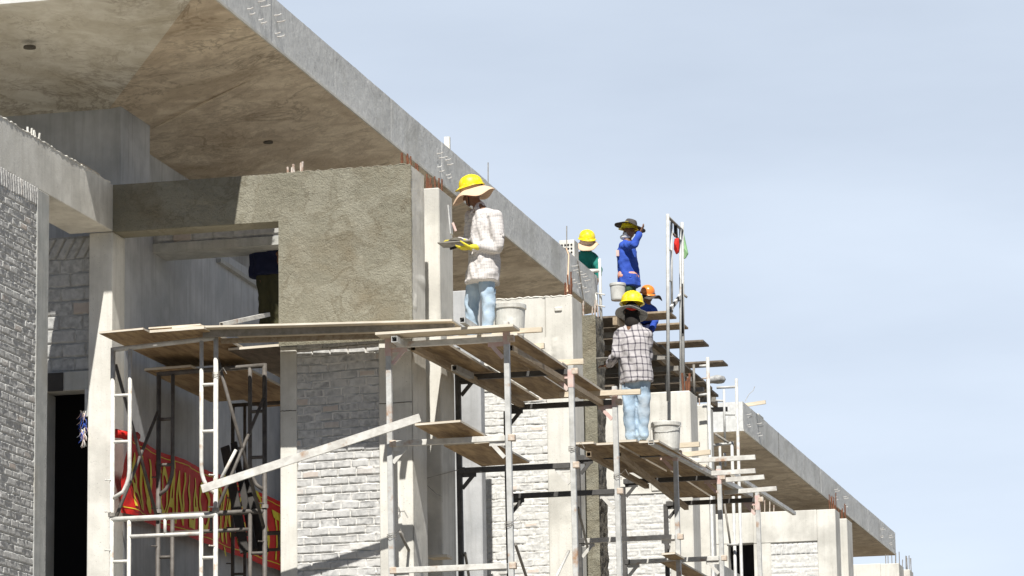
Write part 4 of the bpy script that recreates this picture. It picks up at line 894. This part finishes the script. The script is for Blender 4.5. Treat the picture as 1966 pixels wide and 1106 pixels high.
def hand(b, wr, d, palm_n, curl=.5, L_=.18, side=1, thumb=True, sc=1):
    """palm from wrist along d; palm_n the palm's normal; fingers bend toward palm_n"""
    d = Vector(d).normalized(); nrm = Vector(palm_n); nrm = (nrm-d*nrm.dot(d)).normalized(); s_ = d.cross(nrm)*side
    wr = Vector(wr)
    for k in (-1, 0, 1): b.cap(wr+d*.01+s_*k*.014*sc, wr+d*.085*sc+s_*k*.024*sc, .017*sc, .015*sc, 8)
    lens = (.068, .076, .070, .055)
    for i in range(4):
        p = wr+d*.088*sc+s_*(-.033+.022*i)*sc; dd = (d+s_*(-.10+.07*i)).normalized(); a = curl*(.8+.12*i)
        for j, fr in enumerate((.45, .30, .25)):
            q = p+dd*lens[i]*fr*sc*1.05; b.cap(p, q, (.0098-.0008*j)*sc, (.0092-.0012*j)*sc, 8); p = q
            dd = (dd*math.cos(a)+nrm*math.sin(a)).normalized()
    if thumb:
        p = wr+d*.03*sc-s_*.03*sc; dd = (d*.7-s_*.6+nrm*.35).normalized()
        for j in range(3):
            q = p+dd*(.036, .03, .024)[j]*sc; b.cap(p, q, (.013, .0115, .010)[j]*sc, (.0115, .010, .008)[j]*sc, 8); p = q; dd = (dd+d*.35+nrm*.25).normalized()
def head(b, c, face, r=.078):     # c centre of skull, face direction
    f = Vector(face).normalized(); up = Vector((0, 0, 1)); up = (up-f*up.dot(f)).normalized(); s_ = f.cross(up)
    q = Matrix((s_, f, up)).transposed().to_quaternion()
    b.ell(c, (.076, .095, .105), q); b.ell(Vector(c)+f*.03-up*.065, (.055, .062, .062), q)
    b.cap(Vector(c)+f*.088-up*.0, Vector(c)+f*.108-up*.035, .010, .015, 8)          # nose
    b.ell(Vector(c)+f*.082-up*.075, (.026, .016, .012), q); b.ell(Vector(c)+f*.075-up*.108, (.022, .018, .018), q)   # lips, chin
    for k in (-1, 1): b.ell(Vector(c)+s_*.078*k-up*.02-f*.005, (.010, .020, .032), q); b.ell(Vector(c)+f*.083+s_*.03*k+up*.012, (.022, .012, .008), q)
    return q
def eyes(parent, c, q):
    off = wl(parent)
    for k in (-1, 1):
        b = MB(); cc_ = Vector(c)+q @ Vector((.03*k, .083, -.008)); b.lathe([(max(.0095*math.sin(math.pi*i/6), .0005), -.0095*math.cos(math.pi*i/6)) for i in range(7)], cc_, 8); b.build('eye', M['strap'], parent, smooth=True)
def helmet(parent, c, q, m_='yellow', sc=1, tilt=None):
    """hard hat seated on the skull"""
    if tilt is not None: q = q @ tilt
    def w(v, a, r_):
        return v
    pr = [(.118, -.002), (.121, .004), (.120, .02), (.116, .045), (.106, .075), (.088, .10), (.062, .118), (.032, .127), (.001, .129)]
    o = MB(); o.lathe([(r*sc, z*sc) for r, z in pr], Vector(c)+q @ Vector((0, 0, .028)), 32, axis=q, sx=.98, sy=1.14)
    def bw(v, a, r_):
        fwd = max(0, math.sin(a)); v.y += .035*fwd**3*(r_ > .125*sc); v.z -= .012*fwd*(r_ > .125*sc); return v
    o.lathe([(.112*sc, .0), (.120*sc, .010*sc), (.134*sc, -.004*sc), (.136*sc, -.010*sc), (.114*sc, -.004*sc)], Vector(c)+q @ Vector((0, 0, .028)), 32, axis=q, sx=.98, sy=1.13, wob=bw)
    for k in (-1, 0, 1):
        pts = []
        for i in range(9):
            t = -.95+1.9*i/8; y = t*.12*sc; x = k*.028*sc; zz = .129*sc*math.sqrt(max(0, 1-(t*.93)**2-(k*.25)**2))
            pts.append(Vector(c)+q @ Vector((x, y, zz+.0285)))
        o.tube(pts, .006*sc, 6)
    return o.build('helmet', M[m_], parent, smooth=True)
def sunbrim(parent, c, q, m_, R=.22, drop=.05, droop_front=.0, wav=.012, name='sun_hat', seed=0, inner=.115, neck=0, tiltb=None):
    if tiltb is not None: q = q @ tiltb
    o = MB(); n = 48; K = 9; vs = []
    for k in range(K+1):
        t = k/K
        for j in range(n):
            a = 2*math.pi*j/n; r = inner+(R-inner)*t*(1+.05*math.sin(a*2+seed))
            z = -.004-drop*t**1.6+wav*t*(math.sin(a*3+seed)+.6*math.sin(a*5+seed*2))-droop_front*t*max(0, math.sin(a))
            vs.append(Vector(c)+q @ Vector((r*math.cos(a)*.95, r*math.sin(a)*1.08, z+.03)))
    top = len(vs); vs2 = [v-(q @ Vector((0, 0, .006))) for v in vs]
    fs = [(k*n+j, k*n+(j+1) % n, (k+1)*n+(j+1) % n, (k+1)*n+j) for k in range(K) for j in range(n)]
    fs += [tuple(top+i for i in f[::-1]) for f in fs]
    fs += [(K*n+j, K*n+(j+1) % n, top+K*n+(j+1) % n, top+K*n+j) for j in range(n)]
    o.add(vs+vs2, fs); o.lathe([(inner+.004, .03), (inner-.004, .075), (.08, .11), (.001, .12)], Vector(c), 24, axis=q, sx=.95, sy=1.08)
    return o.build(name, M[m_], parent, smooth=True)
def person(label, loc, J, cl):
    """J: joints in metres from the feet; cl: clothing spec"""
    t = thing('person', label, 'person', loc, 'building workers on the site')
    j = {k: Vector(v) for k, v in J.items()}; B = Blob(); side = cl.get('side', (1, 0, 0))
    hc = j['head']; q = head(B, hc, cl['face'])
    B.cap(j['neck'], hc-Vector((0, 0, .05)), .058, .052)
    B.slab(j['pelvis'], j['chest'], .15, .10, .165, .105, side); B.slab(j['chest'], j['neck']-Vector((0, 0, .03)), .16, .10, .09, .075, side)
    for s in 'LR':
        B.cap(j['sh'+s], j['el'+s], .052, .040); B.cap(j['el'+s], j['wr'+s], .040, .026)
        B.cap(j['hip'+s], j['kn'+s], .085, .058); B.cap(j['kn'+s], j['an'+s], .055, .036)
        B.cap(j['an'+s]+Vector((0, 0, -.03)), j['an'+s]+Vector(cl.get('toe', (0, -.14, 0)))+Vector((0, 0, -.05)), .042, .035)
    gls = []
    for s in 'LR':
        d, nn, cu = cl['hand'+s]; 
        hand(B, j['wr'+s], d, nn, cu)
        if cl.get('gloves'): gl = Blob(); gls.append(gl); hand(gl, j['wr'+s], d, nn, cu, sc=1.18); gl.cap(j['wr'+s]-Vector(d).normalized()*.06, j['wr'+s]+Vector(d).normalized()*.02, .04, .034, 12)
    body = B.out('body', M['skin'], t, .0085, 2)
    for gl in gls: gl.out('glove', M['glove'], t, .007, 1)
    # shirt
    C = Blob(); hem = j['pelvis'].lerp(j['chest'], cl.get('hem', -.25)); wd = cl.get('bulk', 1)
    C.slab(hem, j['chest'], .215*wd+cl.get('flare', 0), .165*wd+cl.get('flare', 0)*.3, .192*wd, .135*wd, side, flat=True); C.slab(j['chest'], j['neck']-Vector((0, 0, .055)), .185*wd, .13*wd, .105, .085, side)
    for s in 'LR':
        C.cap(j['sh'+s], j['el'+s], .078*wd, .064*wd); C.cap(j['el'+s], j['el'+s].lerp(j['wr'+s], cl.get('sleeve', .88)), .064*wd, .048*wd); C.cap(j['chest'].lerp(j['neck'], .45), j['sh'+s], .095*wd, .078*wd)
    C.cap(j['neck']-Vector((0, 0, .055)), j['neck']-Vector((0, 0, .02)), .078, .068)
    sh = C.out('shirt', M[cl['shirt']], t, .011, 3, cl.get('wr', .022), 9)
    P_ = Blob(); P_.slab(j['pelvis']-Vector((0, 0, .06)), j['pelvis']+Vector((0, 0, .08)), .160, .120, .155, .115, side)
    for s in 'LR':
        P_.cap(j['hip'+s], j['kn'+s], .094, .078); P_.cap(j['kn'+s], j['an'+s]+Vector((0, 0, .0)), .078, .066); P_.cap(j['an'+s]+Vector((0, 0, .03)), j['an'+s]+Vector((0, 0, .05)), .078, .074)
    P_.out('trousers', M[cl['trousers']], t, .011, 3, .018, 9)
    Q_ = Blob()
    for s in 'LR':
        tt = Vector(cl.get('toe', (0, -.14, 0)))
        Q_.cap(j['an'+s]+Vector((0, 0, .02)), j['an'+s]+Vector((0, 0, -.03)), .05, .052); Q_.cap(j['an'+s]+Vector((0, 0, -.045)), j['an'+s]+tt+Vector((0, 0, -.05)), .05, .044)
    Q_.out('boots', M[cl.get('boots', 'boot')], t, .011, 2)
    eyes(t, hc+Vector(wl(t)), q)
    return t, q, j, wl(t)
qx = lambda a: Matrix.Rotation(R_(a), 3, 'X').to_quaternion()
qy = lambda a: Matrix.Rotation(R_(a), 3, 'Y').to_quaternion()

# man 1: white checked shirt, on the upper boards, facing the pier at left, hawk in his hands
k1 = 36.25/F
l1 = T(916, 656, Y=36.25)
def J1(px, py, y=0): v = T(px, py, Y=36.25+y)-l1; return (v.x, v.y, v.z)
J = dict(pelvis=J1(928, 512, -.01), chest=J1(932, 432, .0), neck=J1(920, 396, .0), head=J1(906, 372, 0), shL=J1(950, 417, -.14), shR=J1(908, 417, .14), elL=J1(956, 474, -.20), elR=J1(900, 468, .17),
         wrL=J1(908, 475, -.24), wrR=J1(880, 464, .10), hipL=J1(934, 522, -.075), hipR=J1(918, 522, .07), knL=J1(938, 583, -.09), knR=J1(905, 583, .1), anL=J1(936, 641, -.09), anR=J1(907, 641, .11))
p1, q1, j1, o1 = person('man in white checked shirt, pale jeans and yellow gloves, holding a mortar board', l1, J,
    dict(face=(-.85, -.42, -.32), side=(.5, -.86, 0), handL=((-1, .1, .02), (0, .2, 1), .35), handR=((-1, -.1, .05), (.1, 0, -1), .7), gloves=True, shirt='check', trousers='jeans', toe=(-.14, 0, 0), hem=-.40, bulk=1.08, wr=.024, flare=.02))
hc = j1['head']+o1
off1 = o1
B = Blob()
for k in (-1, 1): B.cap(j1['neck']+Vector((-.02, 0, -.015)), j1['neck']+Vector((-.07, .05*k-.02, -.075)), .022, .012); B.cap(j1['neck']+Vector((.05, .04*k, .0)), j1['neck']+Vector((-.03, .06*k, -.03)), .02, .018)
B.out('collar', M['check'], p1, .009, 1)
sunbrim(p1, hc+Vector((0, 0, .02)), q1, 'tanhat', R=.235, drop=.085, wav=.022, seed=1.0); helmet(p1, hc+Vector((0, 0, .055)), q1, tilt=qx(6))
mb = MB()
for k in (-1, 1): mb.tube([hc+q1 @ Vector((.09*k, .03, .08)), hc+q1 @ Vector((.10*k, .06, .0)), hc+q1 @ Vector((.05*k, .08, -.09)), hc+q1 @ Vector((0, .07, -.125))], .006, 5)
mb.build('chin_strap', M['strap'], p1)
mb = MB().box(hc.x-.015, hc.x+.015, hc.y-.13, hc.y-.10, hc.z-.05, hc.z-.01); mb.build('strap_buckle', M['redp'], p1)
a = T(842, 467, Y=36.05); b = T(908, 465, Y=36.1)
hk = thing('mortar_hawk', 'flat dark mortar board held out in the first man\'s yellow gloves', 'mortar board', (lerp(a, b, .5).x, 36.1, a.z))
MB().hexa([a+Vector((0, -.05, -.01)), b+Vector((0, -.13, -.012)), b+Vector((0, .2, -.012)), a+Vector((0, .22, -.01))], [a+Vector((0, -.05, .002)), b+Vector((0, -.13, 0)), b+Vector((0, .2, 0)), a+Vector((0, .22, .002))]).build('plate', M['pipe'], hk)
MB().tube([T(864, 478, Y=36.05), T(880, 473, Y=36.05)], .014, 8).build('handle', M['strap'], hk)
q = MB()
a_ = T(876, 464, Y=36.15)
q.lathe([(0, .05), (.05, .035), (.09, .0)], a_, 12, sx=1.2); q.build('mortar', M['rough'], hk, smooth=True)
tw = thing('plastering_trowel', 'steel trowel raised against the whitish pier by the first man', 'trowel', T(868, 440, Y=36.3))
MB().bar(T(862, 395, Y=36.3), T(867, 450, Y=36.3), .012, .09, up=(0, 1, 0)).build('blade', M['galv'], tw); MB().tube([T(869, 428, Y=36.2), T(875, 444, Y=36.2)], .016, 8).build('handle', M['pink'], tw)

# man 2: plaid shirt, seen from behind, on the lower boards
l2 = T(1216, 855, Y=41.3)
def J2(px, py, y=0): v = T(px, py, Y=41.3+y)-l2; return (v.x, v.y, v.z)
J = dict(pelvis=J2(1222, 722, 0), chest=J2(1217, 655, .0), neck=J2(1215, 618, .03), head=J2(1212, 596, .06), shL=J2(1191, 641, .0), shR=J2(1243, 643, .03), elL=J2(1181, 684, -.06), elR=J2(1243, 690, .12),
         wrL=J2(1168, 702, .12), wrR=J2(1212, 700, .28), hipL=J2(1209, 733, 0), hipR=J2(1234, 733, 0), knL=J2(1207, 786, -.03), knR=J2(1235, 786, .03), anL=J2(1211, 841, .0), anR=J2(1233, 841, .06))
p2_, q2, j2, o2 = person('man in plaid shirt and pale jeans seen from behind, yellow helmet over grey sun hat', l2, J,
    dict(face=(-.45, .85, -.08), side=(1, .05, 0), handL=((-.9, .5, .1), (0, .2, -1), .6), handR=((-.8, .6, 0), (0, 0, -1), .6), shirt='plaid', trousers='jeans', toe=(-.05, .13, 0), hem=-.2, bulk=.95, wr=.022))
hc = j2['head']+o2
B = Blob(); B.ell(j2['head'], (.088, .104, .115), q2); B.cap(j2['head']-Vector((0, 0, .05)), j2['neck']-Vector((0, 0, .03)), .085, .10); B.out('head_scarf', M['hair'], p2_, .011, 2)
sunbrim(p2_, hc+Vector((0, 0, -.05)), q2, 'greyhat', R=.205, drop=.02, wav=.008, seed=2.2, tiltb=qx(-9) @ qy(14)); helmet(p2_, hc+Vector((0.01, 0, .065)), q2, tilt=qx(4) @ qy(4), sc=1.16)
mb = MB()
for k in (-1, 1): mb.tube([hc+q2 @ Vector((.10*k, -.02, .06)), hc+q2 @ Vector((.085*k, -.07, .0)), hc+q2 @ Vector((.03*k, -.10, -.06))], .008, 5)
mb.build('chin_strap', M['strap'], p2_)
mb = MB().tube([hc+q2 @ Vector((-.08, -.07, .01)), hc+q2 @ Vector((-.03, -.11, -.02)), hc+q2 @ Vector((.05, -.10, .0))], .016, 6); mb.build('helmet_band', M['redp'], p2_)
a = T(1148, 690, Y=41.45); b = T(1170, 690, Y=41.45)
hk2 = thing('mortar_hawk', 'dark mortar board held by the man in plaid against the rough pier', 'mortar board', lerp(a, b, .5))
MB().box(a.x, b.x, 41.35, 41.6, a.z-.006, a.z+.006).build('plate', M['pipe'], hk2); MB().tube([T(1162, 693, Y=41.45), T(1163, 706, Y=41.45)], .013, 7).build('handle', M['timber'], hk2)

# man 3: green jacket, leaning over the slab end
l3 = T(1130, 588, Y=53.6)
def J3(px, py, y=0): v = T(px, py, Y=53.6+y)-l3; return (v.x, v.y, v.z)
J = dict(pelvis=J3(1122, 540, .25), chest=J3(1124, 494, .05), neck=J3(1125, 473, -.08), head=J3(1127, 462, -.12), shL=J3(1107, 489, .02), shR=J3(1139, 489, -.02), elL=J3(1112, 525, -.1), elR=J3(1150, 512, -.05),
         wrL=J3(1134, 532, -.2), wrR=J3(1148, 530, -.15), hipL=J3(1115, 545, .25), hipR=J3(1131, 545, .25), knL=J3(1115, 570, .0), knR=J3(1131, 570, .0), anL=J3(1115, 582, .35), anR=J3(1131, 582, .35))
l3 = l3-Vector((0, 0, .05))
p3, q3, j3, o3 = person('man in green jacket and yellow helmet bending over the end of the roof slab', l3, J,
    dict(face=(.35, -.8, -.55), side=(1, 0, 0), handL=((.7, -.3, -.4), (0, 0, -1), .5), handR=((-.2, -.3, -.9), (-1, 0, 0), .5), shirt='green', trousers='darkgreen', toe=(0, -.1, 0), hem=-.05, bulk=1.0, wr=.022))
hc = j3['head']+o3
mb = MB()
for k in (-1, 1): mb.tube([hc+q3 @ Vector((.10*k, .02, .07)), hc+q3 @ Vector((.09*k, .05, .0)), hc+q3 @ Vector((.02*k, .07, -.12))], .007, 5)
mb.build('chin_strap', M['strap'], p3)
sunbrim(p3, hc+Vector((0, 0, .0)), q3, 'tanhat', R=.20, drop=.05, wav=.02, seed=.6, tiltb=qy(10)); helmet(p3, hc+Vector((0, 0, .055)), q3, tilt=qx(14), sc=1.1)

# man 4: blue jacket, hand shading his eyes
l4 = T(1212, 622, Y=55.2)
def J4(px, py, y=0): v = T(px, py, Y=55.2+y)-l4; return (v.x, v.y, v.z)
J = dict(pelvis=J4(1207, 533, 0), chest=J4(1203, 482, 0), neck=J4(1205, 461, 0), head=J4(1208, 446, 0), shL=J4(1197, 473, -.12), shR=J4(1210, 471, .12), elL=J4(1217, 470, -.30), elR=J4(1216, 500, .15),
         wrL=J4(1229, 447, -.22), wrR=J4(1222, 520, .0), hipL=J4(1204, 540, -.08), hipR=J4(1210, 540, .08), knL=J4(1205, 580, -.08), knR=J4(1212, 580, .08), anL=J4(1206, 613, -.08), anR=J4(1213, 613, .08))
p4, q4, j4, o4 = person('man in blue jacket with orange stripe, raising an arm to his dark round hat', l4, J,
    dict(face=(-.75, -.62, .05), side=(.5, .86, 0), handL=((.45, .1, .9), (-1, 0, .3), .3), handR=((.1, -.3, -1), (-1, 0, 0), .4), shirt='blue', trousers='darkgreen', toe=(-.1, -.1, 0), hem=-.35, bulk=1.0, wr=.022))
hc = j4['head']+o4
sunbrim(p4, hc+Vector((.02, 0, .095)), q4, 'darkhat', R=.245, drop=.045, wav=.010, seed=.6, tiltb=qx(12), inner=.10); helmet(p4, hc+Vector((0, 0, .03)), q4, sc=1.03)
B = Blob(); B.ell(j4['head']+q4 @ Vector((0, .075, -.05)), (.055, .035, .05), q4); B.ell(j4['neck']+Vector((-.03, 0, .05)), (.10, .09, .05)); B.out('face_mask', M['white_cloth'], p4, .01, 2)
for yy, w in ((529, 24),):
    a = T(1202, 529, Y=54.98); b = T(1226, 534, Y=54.98)
    B = Blob(); c0 = Vector(j4['pelvis'].lerp(j4['chest'], .0)); B.slab(c0+Vector((0, 0, .0)), c0+Vector((0, 0, .05)), .212, .157, .21, .156, (.5, .86, 0)); B.out('reflective_band', M['orangetape'], p4, .011, 1)
a = T(1183, 484, Y=54.9); MB().box(a.x-.02, a.x+.03, 54.98, 55.02, a.z-.05, a.z+.05).build('shoulder_patch', M['pink'], p4)

# man 5: bending behind the formwork, only his orange helmet and hat brim show
l5 = T(1245, 664, Y=56.2)
def J5(px, py, y=0): v = T(px, py+6, Y=56.2+y)-l5; return (v.x, v.y, v.z)
J = dict(pelvis=J5(1236, 612, .15), chest=J5(1238, 590, -.05), neck=J5(1241, 576, -.1), head=J5(1243, 566, -.12), shL=J5(1226, 590, -.05), shR=J5(1253, 590, -.05), elL=J5(1222, 612, -.1), elR=J5(1258, 610, -.1),
         wrL=J5(1226, 630, -.25), wrR=J5(1250, 630, -.25), hipL=J5(1230, 616, .15), hipR=J5(1245, 616, .15), knL=J5(1230, 632, -.15), knR=J5(1245, 632, -.15), anL=J5(1230, 642, .1), anR=J5(1245, 642, .1))
p5, q5, j5, o5 = person('crouching man in an orange helmet and dark brimmed hat behind the plaid man\'s helmet', l5, J,
    dict(face=(.5, -.75, -.35), side=(1, 0, 0), handL=((0, -.5, -1), (1, 0, 0), .4), handR=((0, -.5, -1), (-1, 0, 0), .4), shirt='blue', trousers='navy', toe=(0, -.12, 0), hem=0, bulk=.95))
hc = j5['head']+o5
sunbrim(p5, hc+Vector((.02, 0, .0)), q5, 'darkhat', R=.23, drop=.03, wav=.03, seed=2, tiltb=qx(12)); helmet(p5, hc+Vector((0, 0, .06)), q5, 'orange', sc=1.0)

# man 6: standing in the opening behind the plastered beam, seen from the waist down
l6 = T(512, 648, Y=37.3)
def J6(px, py, y=0): v = T(px, py, Y=37.3+y)-l6; return (v.x, v.y, v.z)
J = dict(pelvis=J6(514, 502, 0), chest=J6(512, 440, 0), neck=J6(512, 403, -.05), head=J6(512, 380, -.1), shL=J6(488, 418, 0), shR=J6(538, 418, 0), elL=J6(484, 462, .05), elR=J6(548, 462, .0),
         wrL=J6(536, 488, -.2), wrR=J6(556, 480, -.15), hipL=J6(507, 515, 0), hipR=J6(525, 515, 0), knL=J6(508, 572, 0), knR=J6(528, 572, 0), anL=J6(509, 624, 0), anR=J6(528, 624, .05))
p6, q6, j6, o6 = person('man in navy jacket, olive trousers and yellow boots standing in the shaded opening', l6, J,
    dict(face=(.5, .8, -.2), side=(1, 0, 0), handL=((0, -.3, -1), (1, 0, 0), .4), handR=((0, -.3, -1), (-1, 0, 0), .4), shirt='navy', trousers='olive', boots='glove', toe=(0, -.1, 0), hem=-.45, bulk=1.05))
hc = j6['head']+o6; helmet(p6, hc+Vector((0, 0, .05)), q6)
a = T(425, 623, Y=35.2); b = T(515, 604, Y=36.3)
top_mesh(MB().bar(a, b, .045, .045, hollow=.005), 'steel_angle', M['white_steel'], 'pale steel bar lying at the feet of the man in the opening', 'bar')
